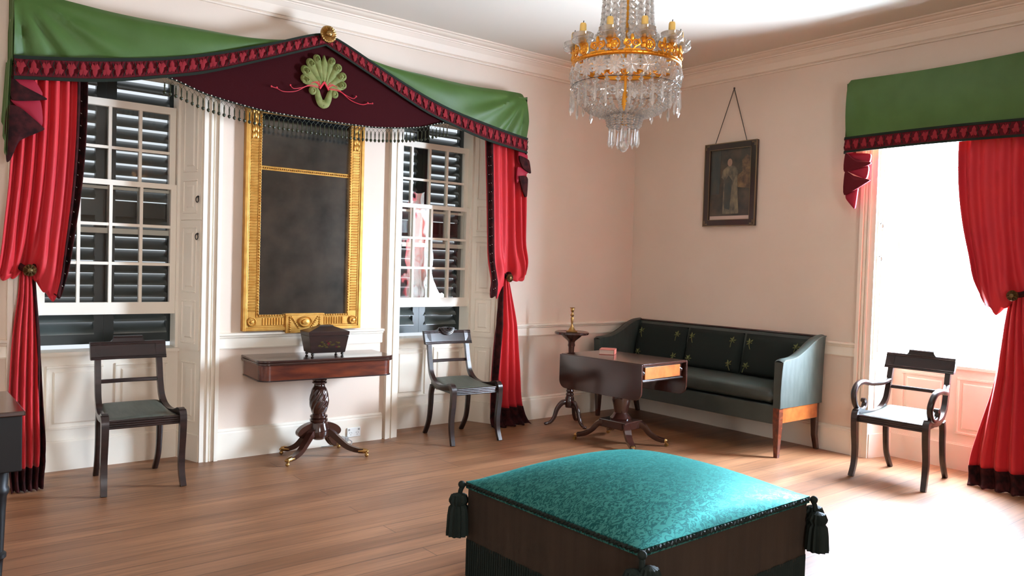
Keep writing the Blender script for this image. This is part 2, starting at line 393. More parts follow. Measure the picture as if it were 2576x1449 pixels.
def spline(pts, n=8):   # smooth 3-d polyline through points
    P = [V(p) for p in pts]; out = []
    for i in range(len(P) - 1):
        p0, p1, p2, p3 = P[max(i - 1, 0)], P[i], P[i + 1], P[min(i + 2, len(P) - 1)]
        for k in range(n):
            t = k / n
            out.append(0.5 * ((2 * p1) + (p2 - p0) * t + (2*p0 - 5*p1 + 4*p2 - p3) * t*t + (3*p1 - p0 - 3*p2 + p3) * t**3))
    out.append(P[-1]); return out
def rrect(w, h, r=0.004):
    a, b = w / 2, h / 2
    return [(-a + r, -b), (a - r, -b), (a, -b + r), (a, b - r), (a - r, b), (-a + r, b), (-a, b - r), (-a, -b + r)]
def reed(w, h, n=3, d=0.004):
    # a bar section whose front (+normal) face carries n rounded reeds
    a, b = w / 2, h / 2; pts = [(-a, -b), (a, -b), (a, b - d)]
    for k in range(n):
        x1 = a - w * k / n; x0 = a - w * (k + 1) / n
        pts += [(x1 - w / n * 0.25, b), (x1 - w / n * 0.75, b), (x0, b - d)]
    return pts
# ================================================================== ROOM
WT = 0.42
HEAD = 2.72
O1 = (-5.42, -4.385); K1 = (-5.36, -4.465)     # window 1: opening at the wall face, opening at the sash
O2 = (-2.80, -1.775); K2 = (-2.745, -1.885)
O3 = (-3.615, -2.585); K3 = (-3.55, -2.645)     # right wall, along y
RB = 0.255
def wall_with_holes(b, fn, a0, a1, holes, z1):
    # fn(a, d, z) -> world; a runs along the wall, d is 0..thickness
    def blk(p, q, zz0, zz1, t0=0, t1=WT):
        P = [fn(a, d, z) for z in (zz0, zz1) for d in (t0, t1) for a in (p, q)]
        b.add(P, [(0, 2, 3, 1), (4, 5, 7, 6), (0, 1, 5, 4), (2, 6, 7, 3), (0, 4, 6, 2), (1, 3, 7, 5)])
    x = a0
    for o, k in holes:
        blk(x, o[0], 0, z1)
        blk(o[0], o[1], HEAD, z1)
        x = o[1]
    blk(x, a1, 0, z1)
mapA = lambda a, d, z: V((a, d, z))
mapB = lambda a, d, z: V((d, a, z))
b = B(); wall_with_holes(b, mapA, XL, WT, [(O1, K1), (O2, K2)], H + 0.1); struct(b.build('wall_back', 'wall', smooth=0))
b = B(); wall_with_holes(b, mapB, YF - 0.2, 0, [(O3, K3)], H + 0.1); struct(b.build('wall_right', 'wall', smooth=0))
b = B(); b.bx(XL - 0.2, XL, YF - 0.2, WT, 0, H + 0.1); struct(b.build('wall_left', 'wall', smooth=0))
b = B()
hs = [(-5.62, -4.58)]  # opening added in the unseen front wall to let the fill light in
x = XL
for p, q in hs:
    b.bx(x, p, YF - 0.2, YF, 0, H + 0.1); b.bx(p, q, YF - 0.2, YF, 0, 0.78); b.bx(p, q, YF - 0.2, YF, 2.68, H + 0.1); x = q
b.bx(x, 0, YF - 0.2, YF, 0, H + 0.1); struct(b.build('wall_front', 'wall', smooth=0))
b = B(); b.bx(XL - 0.2, WT, YF - 0.2, WT, -0.1, 0); struct(b.build('floor', 'floor', smooth=0))
b = B(); b.bx(XL - 0.2, WT, YF - 0.2, WT, H, H + 0.1); struct(b.build('ceiling', 'ceiling', smooth=0))

# cornice: (offset from wall, height)
CP = [(0, 3.212), (0.018, 3.212), (0.024, 3.222), (0.018, 3.232), (0.030, 3.236), (0.034, 3.246), (0.050, 3.290), (0.078, 3.318),
      (0.084, 3.318), (0.088, 3.326), (0.104, 3.328), (0.108, 3.338), (0.130, 3.340), (0.150, 3.350), (0.158, 3.358), (0.182, 3.360), (0.182, H + 0.002), (0, H + 0.002)]
def moulding(prof, fn, a0, a1, m0=0, m1=0):
    b = B(); n = len(prof)
    P = [fn(a0 + m0 * o, o, z) for o, z in prof] + [fn(a1 + m1 * o, o, z) for o, z in prof]
    b.add(P, [(i, (i + 1) % n, n + (i + 1) % n, n + i) for i in range(n)] + [tuple(range(n)), tuple(range(n, 2 * n))])
    return b
inA = lambda a, o, z: V((a, -o, z))
inB = lambda a, o, z: V((-o, a, z))
inL = lambda a, o, z: V((XL + o, a, z))
inF = lambda a, o, z: V((a, YF + o, z))
struct(moulding(CP, inA, XL, 0, 1, -1).build('trim_1', 'cornice', smooth=25))
struct(moulding(CP, inB, YF, 0, 1, -1).build('trim_2', 'cornice', smooth=25))
struct(moulding(CP, inL, YF, 0, 1, -1).build('trim_3', 'cornice', smooth=25))
struct(moulding(CP, inF, XL, 0, 1, -1).build('trim_4', 'cornice', smooth=25))

# chair rail and skirting
RP = [(0, 0.792), (0.010, 0.792), (0.012, 0.800), (0.010, 0.806), (0.012, 0.866), (0.020, 0.870), (0.026, 0.880), (0.026, 0.884), (0.040, 0.890), (0.042, 0.902), (0.036, 0.906), (0, 0.908)]
BP = [(0, 0), (0.024, 0), (0.024, 0.186), (0.018, 0.196), (0.020, 0.204), (0.008, 0.216), (0, 0.218)]
AW = 0.118
n = 5
for a0, a1 in ((XL, O1[0] - AW), (O1[1] + AW, O2[0] - AW - 0.028), (O2[1] + AW, 0)):
    struct(moulding(RP, inA, a0, a1, 0, -1 if a1 == 0 else 0).build('trim_%d' % n, 'trim', smooth=25)); n += 1
for a0, a1 in ((O3[1] + AW, 0), (YF, O3[0] - AW)):
    struct(moulding(RP, inB, a0, a1, 0, -1 if a1 == 0 else 0).build('trim_%d' % n, 'trim', smooth=25)); n += 1
bb = B()
for a0, a1 in ((XL, O1[0] - AW), (O1[1] + AW, O2[0] - AW - 0.02), (O2[1] + AW, 0)):
    q = moulding(BP, inA, a0, a1, 0, -1 if a1 == 0 else 0); bb.add(q.v, q.f)
struct(bb.build('baseboard_back', 'trim', smooth=25))
bb = B()
for a0, a1 in ((O3[1] + AW, 0), (YF, O3[0] - AW)):
    q = moulding(BP, inB, a0, a1, 0, -1 if a1 == 0 else 0); bb.add(q.v, q.f)
struct(bb.build('baseboard_right', 'trim', smooth=25))
q = moulding(BP, inL, YF, 0); struct(q.build('baseboard_left', 'trim', smooth=25))

# architraves (three-step moulded band) round each opening
def architrave(fn, o, name):
    b = B()
    # (from opening edge, depth): stepped section
    st = [(-0.004, 0.040, 0.020), (0.040, 0.056, 0.030), (0.056, 0.066, 0.016), (0.066, 0.084, 0.026), (0.084, 0.092, 0.018), (0.092, AW, 0.040)]
    for s0, s1, d in st:
        for lo, hi in ((o[0] - s1, o[0] - s0), (o[1] + s0, o[1] + s1)):
            P = [fn(a, dd, z) for z in (0, HEAD + s1) for dd in (-0.002, d) for a in (lo, hi)]
            b.add(P, [(0, 2, 3, 1), (4, 5, 7, 6), (0, 1, 5, 4), (2, 6, 7, 3), (0, 4, 6, 2), (1, 3, 7, 5)])
        P = [fn(a, dd, z) for z in (HEAD + s0, HEAD + s1) for dd in (-0.002, d) for a in (o[0] - s0, o[1] + s0)]
        b.add(P, [(0, 2, 3, 1), (4, 5, 7, 6), (0, 1, 5, 4), (2, 6, 7, 3), (0, 4, 6, 2), (1, 3, 7, 5)])
    struct(b.build(name, 'trim', smooth=0))
architrave(inA, O1, 'trim_10'); architrave(inA, O2, 'trim_11'); architrave(inB, O3, 'trim_12')

def sash(b, fn, x0, x1, z0, z1, d0, d1, cols, rows, st, top, bot, bar):
    def blk(p, q, r, s_, e0=d0, e1=d1):
        P = [fn(a, d, z) for z in (r, s_) for d in (e0, e1) for a in (p, q)]
        b.add(P, [(0, 2, 3, 1), (4, 5, 7, 6), (0, 1, 5, 4), (2, 6, 7, 3), (0, 4, 6, 2), (1, 3, 7, 5)])
    blk(x0, x0 + st, z0, z1); blk(x1 - st, x1, z0, z1); blk(x0 + st, x1 - st, z0, z0 + bot); blk(x0 + st, x1 - st, z1 - top, z1)
    gx0, gx1, gz0, gz1 = x0 + st, x1 - st, z0 + bot, z1 - top
    e0, e1 = d0 + 0.004, d1 - 0.004
    for i in range(1, cols):
        c = gx0 + (gx1 - gx0) * i / cols; blk(c - bar / 2, c + bar / 2, gz0, gz1, e0, e1)
    for j in range(1, rows):
        c = gz0 + (gz1 - gz0) * j / rows; blk(gx0, gx1, c - bar / 2, c + bar / 2, e0 + 0.002, e1 - 0.002)
    return gx0, gx1, gz0, gz1
def pane(fn, g, d, parent):
    b = B(); P = [fn(g[0], d - 0.008, g[2]), fn(g[1], d + 0.008, g[2]), fn(g[1], d + 0.008, g[3]), fn(g[0], d - 0.008, g[3])]   # old glass, a shade out of true
    b.add(P, [(0, 1, 2, 3)]); return b.build('pane', 'glass', parent, smooth=0)

def window(name, fn, o, k, low, up, apron_panels, sashes=True):
    root = sempty(name)
    U = (fn(1, 0, 0) - fn(0, 0, 0)); Z = V((0, 0, 1)); D = (fn(0, 1, 0) - fn(0, 0, 0)); N = -D
    # splayed reveals, each with three stacked shutter panels above the sill and one below
    for sgn, xo, xb in ((1, o[1], k[1]), (-1, o[0], k[0])):
        b = B(); pts = [fn(xo, 0.0, 0), fn(xb, RB, 0), fn(xb, WT, 0), fn(xo, WT, 0)]
        b.poly(pts, (0, 0, HEAD))
        A0, A1 = fn(xo, 0, 0), fn(xb, RB, 0); Ud = (A1 - A0); w = Ud.length; Ud.normalize(); Nn = Ud.cross(Z)
        if Nn.dot(U) * sgn > 0: Nn = -Nn
        for z0, z1 in ((0.27, 0.70),): b.panel(A0, Ud, Z, Nn, 0.05, w - 0.05, z0, z1, 0.014, 0.006)
        # skirting on the reveal
        b.fr(A0, Ud, Z, Nn, 0.0, w, 0, 0.19, -0.002, 0.012)
        b.build('reveal', 'trim', root, smooth=0)
        s_ = B(); s_.fr(A0, Ud, Z, Nn, 0.012, w - 0.012, 0.785, 1.70, 0.0, 0.010); s_.fr(A0, Ud, Z, Nn, 0.012, w - 0.012, 1.706, HEAD - 0.01, 0.0, 0.010)
        for z0, z1 in ((0.83, 1.14), (1.19, 1.66), (1.75, 1.99), (2.04, 2.66)):
            s_.panel(A0 + Nn * 0.010, Ud, Z, Nn, 0.05, w - 0.05, z0, z1, 0.014, 0.007)
        sh = s_.build('folding_shutter', 'trim', root, smooth=0)
        for zr in (1.60, 1.86):
            r_ = B(); c = A0 + Ud * 0.035 + Nn * 0.022 + Z * zr
            r_.tube([c + Ud * 0.016 * math.cos(t) + Z * 0.020 * math.sin(t) - Z * 0.014 for t in [2 * PI * i / 14 for i in range(14)]], 0.0035, 6, True)
            r_.ball(c + Z * 0.006 - Nn * 0.006, 0.008); r_.build('ring_pull', 'steel', sh)
    # apron with panels under the sill
    b = B(); P0 = fn(k[0], RB, 0)
    b.fr(fn(0, RB, 0), U, Z, N, k[0] - 0.002, k[1] + 0.002, 0, 0.762, -(WT - RB), 0)
    b.fr(fn(0, RB, 0), U, Z, N, k[0], k[1], 0, 0.19, -0.002, 0.014)
    b.fr(fn(0, RB, 0), U, Z, N, k[0], k[1], 0.19, 0.20, -0.002, 0.008)
    wd = (k[1] - k[0]); g = 0.07
    pw = (wd - g * (apron_panels + 1)) / apron_panels
    for i in range(apron_panels):
        u0 = k[0] + g + i * (pw + g); b.panel(fn(0, RB, 0), U, Z, N, u0, u0 + pw, 0.27, 0.70, 0.018, 0.010)
    b.build('apron', 'trim', root, smooth=0)
    b = B(); b.fr(fn(0, RB, 0), U, Z, N, k[0] - 0.01, k[1] + 0.01, 0.762, 0.790, -(WT - RB), 0.018, 0.002)
    b.build('sill', 'trim', root, smooth=0)
    # box frame: jambs and stops
    b = B()
    for p, q in ((k[0] - 0.01, k[0] + 0.024), (k[1] - 0.024, k[1] + 0.01)):
        b.fr(fn(0, 0, 0), U, Z, D, p, q, 0.79, HEAD, RB - 0.012, RB + 0.012)
    for p, q in ((k[0] - 0.01, k[0] + 0.014), (k[1] - 0.014, k[1] + 0.01)):
        b.fr(fn(0, 0, 0), U, Z, D, p, q, 0.79, HEAD, RB + 0.012, WT - 0.01)
    b.fr(fn(0, 0, 0), U, Z, D, k[0], k[1], HEAD - 0.03, HEAD + 0.005, RB - 0.01, WT - 0.01)
    b.build('window_frame', 'sash', root, smooth=0)
    if sashes:
        for nm, (z0, z1), d0 in (('lower_sash', low, RB + 0.014), ('upper_sash', up, RB + 0.066)):
            b = B(); g = sash(b, fn, k[0] + 0.016, k[1] - 0.016, z0, z1, d0, d0 + 0.042, 4, 3, 0.044, 0.036 if nm == 'lower_sash' else 0.05, 0.082 if nm == 'lower_sash' else 0.036, 0.020)
            so = b.build(nm, 'sash', root, smooth=0); pane(fn, g, d0 + 0.022, so)
    return root
window('window_1', mapA, O1, K1, (1.034, 1.955), (1.59, 2.508), 2)
window('window_2', mapA, O2, K2, (1.060, 1.965), (1.59, 2.515), 2)
window('window_3', mapB, O3, K3, None, None, 2, sashes=False)
root = sempty('added_fill_window'); b = B()  # unseen window frame, added round the fill lamp's opening
for p, q in hs:
    for u0, u1, z0, z1 in ((p, p + .05, .78, 2.68), (q - .05, q, .78, 2.68), (p, q, .78, .84), (p, q, 2.62, 2.68), (p, q, 1.71, 1.75), ((p + q) / 2 - .012, (p + q) / 2 + .012, .8, 2.66)):
        b.bx(u0, u1, YF - 0.14, YF - 0.08, z0, z1)
b.build('window_frame', 'sash', root, smooth=0)

# outside louvred shutters, two leaves to a window
def louvre_leaf(x0, x1, label, swing=0.0, hinge=None):
    hx = x0 if hinge == 'L' else x1
    t = thing('louvred_shutter', label, 'shutter', (hx, 0.475, 0.0), 0, 'dark louvred shutters outside the windows')
    w = x1 - x0; s = 1 if hinge == 'L' else -1
    def X(u): return s * u
    b = B(); z0, z1 = 0.815, 2.80; st = 0.064
    def bl(u0, u1, a, c): b.bx(min(X(u0), X(u1)), max(X(u0), X(u1)), -0.02, 0.02, a, c)
    bl(0, st, z0, z1); bl(w - st, w, z0, z1); bl(st, w - st, z0, z0 + 0.07); bl(st, w - st, z1 - 0.08, z1); bl(st, w - st, 1.715, 1.825)
    b.build('shutter_frame', 'shutter', t, smooth=0)
    sl = B(); z = z0 + 0.110
    while z < z1 - 0.11:
        if not 1.72 < z < 1.82:
            Rm = Matrix.Rotation(math.radians(44), 3, 'X'); u0, u1 = sorted((X(st - 0.002), X(w - st + 0.002)))
            sec = [Rm @ V((0, 0.058 * math.cos(q), 0.0085 * math.sin(q))) for q in [2 * PI * i / 14 for i in range(14)]]
            sl.poly([V((u0, p.y, z + p.z)) for p in sec], (u1 - u0, 0, 0))
        z += 0.086
    sl.build('slats', 'slat', t, smooth=60)
    t.rotation_euler = (0, 0, swing); return t
for (k, wn) in ((K1, 'left-hand window, behind the left chair'), (K2, 'right-hand window, behind the right chair')):
    mid = (k[0] + k[1]) / 2
    louvre_leaf(k[0] - 0.03, mid - 0.0008, 'left leaf of the dark louvred shutters outside the ' + wn.split(',')[0], 0, 'L')
    louvre_leaf(mid + 0.0008, k[1] + 0.03, 'right leaf of the dark louvred shutters outside the ' + wn.split(',')[0], 0.0 if k is K1 else 0.0, 'R')
# ================================================================== TEXTILES
CX = -3.58
UP = [(0, 3.12), (0.12, 3.085), (0.45, 2.95), (0.80, 2.825), (1.15, 2.725), (1.6, 2.635), (1.9, 2.592), (2.0, 2.585)]
LO = [(0, 3.035), (0.06, 3.01), (0.43, 2.855), (0.85, 2.69), (1.15, 2.605), (1.5, 2.52), (1.9, 2.467), (2.0, 2.458)]
TP = [(0, 3.135), (0.1, 3.10), (0.2, 3.045), (0.5, 2.998), (0.9, 2.982), (1.4, 2.972), (1.80, 2.992), (1.90, 2.994), (1.935, 2.985), (1.96, 2.955)]
FRG = [(0, 2.487), (0.3, 2.488), (0.5, 2.498), (0.85, 2.548), (1.05, 2.608), (1.16, 2.622)]
TE = 1.955

def leaf_border(b, pt, L0, n, flip=False):
    """pt(s, v, d): s along the border 0..1, v 0 bottom..1 top. Ground, two dark edges and a row of trefoil leaves."""
    nn = 70
    for k, v0, v1, d in ((0, 0.0, 1.0, 0.0), (2, 0.90, 1.06, 0.006), (2, -0.05, 0.10, 0.006)):
        b.k = k; b.grid(lambda u, v: pt(u, v0 + (v1 - v0) * v, d), nn, 2)
        b.grid(lambda u, v: pt(u, v0 + (v1 - v0) * v, d - 0.010), nn, 2)
        b.grid(lambda u, v: pt(u, v1, d - 0.010 * v), nn, 1); b.grid(lambda u, v: pt(u, v0, d - 0.010 * v), nn, 1)
    b.k = 1
    step = 1.0 / n
    for i in range(n):
        c = (i + 0.5) * step
        up = i % 2 == 0
        def lp(du, dv): return pt(c + du * step * 0.5, 0.5 + (dv if up else -dv) * 0.36, 0.010)
        prof = [(0, -1.05), (0.10, -0.55), (0.50, -0.80), (0.98, -0.15), (0.52, 0.02), (0.46, 0.50), (0, 1.0), (-0.46, 0.50), (-0.52, 0.02), (-0.98, -0.15), (-0.50, -0.80), (-0.10, -0.55)]
        P = [lp(x * 0.86, y) for x, y in prof]; cpt = pt(c, 0.5, 0.016)
        b.add(P + [cpt], [(j, (j + 1) % 12, 12) for j in range(12)])
        b.k = 2; b.tube([lp(1.0, -0.95), lp(0.62, -0.15), lp(0.95, 0.35), lp(0.70, 0.95)], 0.0026, 4); b.k = 1
    b.k = 0

def swag_valance():
    root = thing('window_valance', 'green swagged valance with red leaf border and beaded fringe above the gilt mirror', 'valance', (CX, 0, 2.45))
    Z0 = 2.45
    def P(x, d, z): return V((x, -d, z - Z0))
    for sg in (-1, 1):
        # green swag
        def fn(u, v, back=0.0):
            t = 0.03 + (TE - 0.03) * u; lo = smooth_tab(UP, t) - 0.012; hi = max(smooth_tab(TP, t), lo + 0.012)
            z = lo + (hi - lo) * v
            dx, dz = TE - t, 2.99 - z
            ang = math.atan2(dz, dx + 1e-6); rr = math.hypot(dx, dz)
            w = 0.018 * math.sin(ang * 17) * min(1, rr / 0.25) ** 2 * max(0, 1 - rr / 1.2)
            w += 0.010 * math.sin(ang * 29 + 1) * max(0, 1 - rr / 0.7) * min(1, rr / 0.25) ** 2
            d = 0.160 + 0.028 * math.sin(PI * min(1, v)) + w - (0.03 * max(0, v - 0.88) / 0.12)
            return P(sg * t, d - back, z)
        b = B(); b.grid(fn, 90, 14); b.grid(lambda u, v: fn(u, v, 0.012), 90, 14)
        b.grid(lambda u, v: fn(u, 1, 0.012 * v), 90, 1); b.grid(lambda u, v: fn(1, u, 0.012 * v), 14, 1)
        b.build('swag', 'green', root, smooth=60)
        b = B()
        def bp(s, v, d):
            t = TE * s; lo, hi = smooth_tab(LO, t), smooth_tab(UP, t)
            return P(sg * t, 0.186 + d + 0.012 * math.sin(s * 9), lo + (hi - lo) * v)
        leaf_border(b, bp, 0, 30); b.build('leaf_border', ['braid', 'leafred', 'blackband'], root, smooth=50)
        # return to the wall
        b = B()
        def rt(u, v):
            d = 0.17 * (1 - u) + 0.002; z = 2.56 + (2.962 - 2.56) * v
            return P(sg * (TE + 0.008 * math.sin(u * 14) + (0.0 if v > .5 else .004)), d, z)
        b.grid(rt, 14, 6); b.grid(lambda u, v: rt(u, v) - V((sg * 0.008, 0, 0)), 14, 6)
        b.bx(min(sg * TE, sg * (TE - .1)), max(sg * TE, sg * (TE - .1)), -0.17, -0.002, 2.940 - Z0, 2.952 - Z0)
        b.build('side_return', 'green', root, smooth=60)
        if sg < 0: continue
        b = B()
        def br(s, v, d): return P(sg * (TE + d + 0.004), 0.172 * (1 - s) + 0.002, 2.455 + 0.125 * v)
        leaf_border(b, br, 0, 4); b.build('leaf_border', ['braid', 'leafred', 'blackband'], root, smooth=50)
    # maroon centre panel
    def pf(u, v, back=0.0):
        x = -1.14 + 2.28 * u; t = abs(x); lo = smooth_tab(FRG, t); hi = max(smooth_tab(LO, t) + 0.03, lo + 0.002)
        return P(x, 0.150 - back + 0.010 * math.sin(x * 4), lo + (hi - lo) * v)
    b = B(); b.grid(pf, 64, 12); b.grid(lambda u, v: pf(u, v, 0.01), 64, 12); b.grid(lambda u, v: pf(u, 0, 0.01 * v), 64, 1)
    b.build('centre_panel', 'maroon', root, smooth=60)
    # beaded gimp along the lower edge
    b = B(); path = [P(-1.14 + 2.28 * i / 80, 0.158, smooth_tab(FRG, abs(-1.14 + 2.28 * i / 80))) for i in range(81)]
    b.tube(path, 0.005, 6); b.build('gimp', 'blackband', root)
    b = B()
    for i in range(80):
        x = -1.14 + 2.28 * (i + .5) / 80; b.ball(P(x, 0.164, smooth_tab(FRG, abs(x)) + 0.001), 0.0052 if i % 2 else 0.0036, 6, 4)
    b.build('pearl_row', 'pearl', root)
    NT = 64; xs = [-1.13 + 2.26 * (i + .5) / NT for i in range(NT)]
    b = B(); stp = 2.26 / NT
    for i, x in enumerate(xs):
        z0 = smooth_tab(FRG, abs(x)) - 0.004
        for sg in (-1, 1):
            x2 = x + sg * stp
            b.tube([P(x2, 0.158, smooth_tab(FRG, min(1.15, abs(x2))) - 0.004), P(x + sg * stp * 0.5, 0.158, z0 - 0.016), P(x, 0.158, z0 - 0.036)], 0.0011, 4)
    b.build('fringe_netting', 'bead', root)
    tb = B(); tb.tube([(0, 0, 0), (0, 0, -0.016), (0, 0, -0.055)], [0.0028, 0.0052, 0.0032], 6)
    tb.ball((0, 0, -0.064), 0.0115, 8, 6, (1, 1, 1.1)); tb.ball((0, 0, -0.001), 0.0042, 6, 4); tb.tube([(0, 0, -0.072), (0, 0, -0.080)], [0.004, 0.0016], 5)
    first = None
    for x in xs:
        p = P(x, 0.158, smooth_tab(FRG, abs(x)) - 0.038)
        if first is None: first = tb.build('bead_tassel', 'bead', root, p)
        else: copy_part(first, root, p)
    # applique palmette
    b = B()
    def ribbon(pts, ws, y0=0.165, h=0.012, n=6):
        C_ = spline([(x, 0, z) for x, z in pts], n); m = len(C_)
        prof = [(-1, 0), (-0.6, 0.7), (0, 1), (0.6, 0.7), (1, 0)]
        rows = []
        for i, c in enumerate(C_):
            t = (C_[min(i + 1, m - 1)] - C_[max(i - 1, 0)]).normalized(); nn = V((-t.z, 0, t.x))
            w = interp([(k / (len(ws) - 1), q) for k, q in enumerate(ws)], i / (m - 1))
            rows.append([V((c.x + nn.x * a * w, -(y0 + e * h), c.z + nn.z * a * w - Z0)) for a, e in prof])
        vs = [p for r in rows for p in r]; q = len(prof)
        b.add(vs, [(i * q + j, (i + 1) * q + j, (i + 1) * q + j + 1, i * q + j + 1) for i in range(m - 1) for j in range(q - 1)])
    def disc(x, z, r, y0=0.168, h=0.012):
        b.lathe([(r, 0), (r * 0.85, h * 0.6), (r * 0.5, h), (r * 0.35, h * 0.4), (0.001, h * 0.75)], 14, (x, -y0, z - Z0), M_=Matrix.Rotation(PI / 2, 3, 'X'))
    bx_, bz = 0.0, 2.745
    ribbon([(0, 2.765), (0, 2.83), (0.001, 2.90), (-0.004, 2.966)], [0.008, 0.036, 0.030, 0.002])
    for sg in (-1, 1):
        for tip, mid, w, r in (((0.058, 2.930), (0.030, 2.85), 0.020, 0.024), ((0.108, 2.890), (0.055, 2.815), 0.022, 0.026), ((0.146, 2.832), (0.072, 2.783), 0.023, 0.026), ((0.150, 2.768), (0.085, 2.752), 0.022, 0.024)):
            ribbon([(sg * 0.014, 2.742), (sg * mid[0], mid[1] - 0.012), (sg * tip[0], tip[1])], [0.006, w * 1.15, w * 1.5])
            disc(sg * tip[0] * 1.03, tip[1] + 0.002, r * 1.25)
            disc(sg * (tip[0] * 0.86 + 0.004), tip[1] - 0.006, r * 0.8, 0.176)
        ribbon([(sg * 0.058, 2.716), (sg * 0.050, 2.690), (sg * 0.040, 2.650), (sg * 0.022, 2.612), (0, 2.602)], [0.012, 0.021, 0.026, 0.028, 0.028])
        ribbon([(sg * 0.045, 2.716), (sg * 0.075, 2.722), (sg * 0.098, 2.700)], [0.012, 0.016, 0.018])
        disc(sg * 0.088, 2.692, 0.031)
    disc(0, 2.606, 0.033, 0.163)
    po = b.build('palmette', 'palm', root, smooth=60)
    b = B()
    def cord(pts, r=0.0024): b.tube([V((x, -0.176, z - Z0)) for x, _, z in spline([(x, 0, z) for x, z in pts], 8)], r, 5)
    for sg in (-1, 1):
        cord([(0, 2.768), (sg * 0.022, 2.735), (sg * 0.036, 2.712)], 0.008)
        for a in (0.02, 0.05, 0.075): cord([(sg * 0.03, 2.722), (sg * (0.03 + a * .5), 2.742 + 0.02 - a * 0.1), (sg * (0.03 + a), 2.775 - a * 0.45)], 0.0028)
        cord([(sg * 0.04, 2.722), (sg * 0.11, 2.728), (sg * 0.17, 2.700), (sg * 0.235, 2.682), (sg * 0.262, 2.700)])
        cord([(sg * 0.05, 2.718), (sg * 0.13, 2.716), (sg * 0.22, 2.665), (sg * 0.31, 2.648), (sg * 0.36, 2.662), (sg * 0.40, 2.668)])
        for x, z in ((0.262, 2.702), (0.362, 2.668), (0.402, 2.670)): b.ball((sg * x, -0.176, z - Z0), 0.007, 6, 4)
    b.build('tendrils', 'redthread', po)
    # brass boss at the peak
    b = B(); Rm = Matrix.Rotation(PI / 2, 3, 'X')
    def rib(p, a, r, z):
        if 0.022 < r < 0.054: p = V((p.x, p.y, z + 0.004 * math.sin(a * 20)))
        return p
    b.lathe([(0.0, -0.02), (0.058, -0.012), (0.063, 0.0), (0.060, 0.010), (0.052, 0.012), (0.046, 0.010), (0.030, 0.016), (0.024, 0.016), (0.020, 0.028), (0.010, 0.036), (0.0, 0.038)], 60, (0, -0.225, 3.108 - Z0), fn=rib, M_=Rm)
    b.lathe([(0.02, 0), (0.02, 0.2)], 12, (0, -0.005, 3.108 - Z0), M_=Rm)
    b.build('brass_boss', 'brass', root)
    return root
VAL_A = swag_valance()

def cascade(parent, fn, spec):
    """zig-zag folded tail: spec is a list of (points(w, z), depth, material, name)"""
    for pts, d, m, nm in spec:
        n0 = len(pts); q = []
        for i in range(n0):      # soft cloth outline: round the corners of the fold
            p0, p1, p2, p3 = [V((*pts[(i + j) % n0], 0)) for j in (-1, 0, 1, 2)]
            for k in range(5):
                s = k / 5; c = 0.5 * ((2 * p1) + (p2 - p0) * s * 0.55 + (2 * p1 * 0 + (p2 - p1) * 6 - (p2 - p0) * 1.1 - (p3 - p1) * 0.55) * s * s + ((p1 - p2) * 4 + (p2 - p0) * 0.55 + (p3 - p1) * 0.55) * s ** 3)
                q.append((c.x, c.y))
        pts = q
        b = B(); n = len(pts)
        cw = sum(p[0] for p in pts) / n; cz = sum(p[1] for p in pts) / n
        P = [fn(w, d, z) for w, z in pts] + [fn(cw, d + 0.022, cz)] + [fn(w, d - 0.016, z) for w, z in pts]
        F = [(i, (i + 1) % n, n) for i in range(n)] + [(i, (i + 1) % n, n + 1 + (i + 1) % n, n + 1 + i) for i in range(n)] + [tuple(n + 1 + i for i in range(n))]
        b.add(P, F); b.build(nm, m, parent, smooth=50)
def casc_A(sg):
    # local to the valance root
    fn = lambda w, d, z: V((w - CX, -d, z - 2.45))
    if sg < 0:
        sp = [([(-5.545, 2.47), (-5.43, 2.47), (-5.385, 2.40), (-5.40, 2.375), (-5.52, 2.415)], 0.165, 'redlining', 'tail_lining'),
              ([(-5.552, 2.475), (-5.52, 2.44), (-5.375, 2.375), (-5.372, 2.36), (-5.54, 2.335)], 0.185, 'darkhem', 'tail_fold'),
              ([(-5.545, 2.34), (-5.40, 2.36), (-5.385, 2.205), (-5.50, 2.29)], 0.165, 'redlining', 'tail_lining'),
              ([(-5.565, 2.295), (-5.50, 2.295), (-5.382, 2.195), (-5.384, 2.175), (-5.50, 2.10), (-5.545, 1.985), (-5.565, 1.975), (-5.575, 2.15)], 0.185, 'darkhem', 'tail_fold')]
        cascade(VAL_A, fn, sp)
        b = B()
        def rt(u, v):
            z = 2.575 - (0.57 - 0.25 * u) * v; d = 0.19 * (1 - u) + 0.003
            return V((-5.553 - 0.02 * v - 0.006 * math.sin(u * 16) - CX, -d, z - 2.45))
        b.grid(rt, 14, 8); b.grid(lambda u, v: rt(u, v) + V((0.008, 0, 0)), 14, 8); b.build('tail_return', 'green', VAL_A, smooth=60)
    else:
        sp = [([(-1.70, 2.47), (-1.60, 2.45), (-1.60, 2.33), (-1.69, 2.36)], 0.165, 'redlining', 'tail_lining'),
              ([(-1.70, 2.43), (-1.595, 2.40), (-1.568, 2.30), (-1.575, 2.285), (-1.66, 2.325), (-1.70, 2.39)], 0.185, 'darkhem', 'tail_fold'),
              ([(-1.705, 2.33), (-1.58, 2.295), (-1.66, 2.24), (-1.71, 2.19)], 0.165, 'redlining', 'tail_lining'),
              ([(-1.70, 2.245), (-1.625, 2.255), (-1.60, 2.225), (-1.605, 2.08), (-1.625, 2.07), (-1.66, 2.13)], 0.185, 'darkhem', 'tail_fold')]
        cascade(VAL_A, fn, sp)
casc_A(-1); casc_A(1)

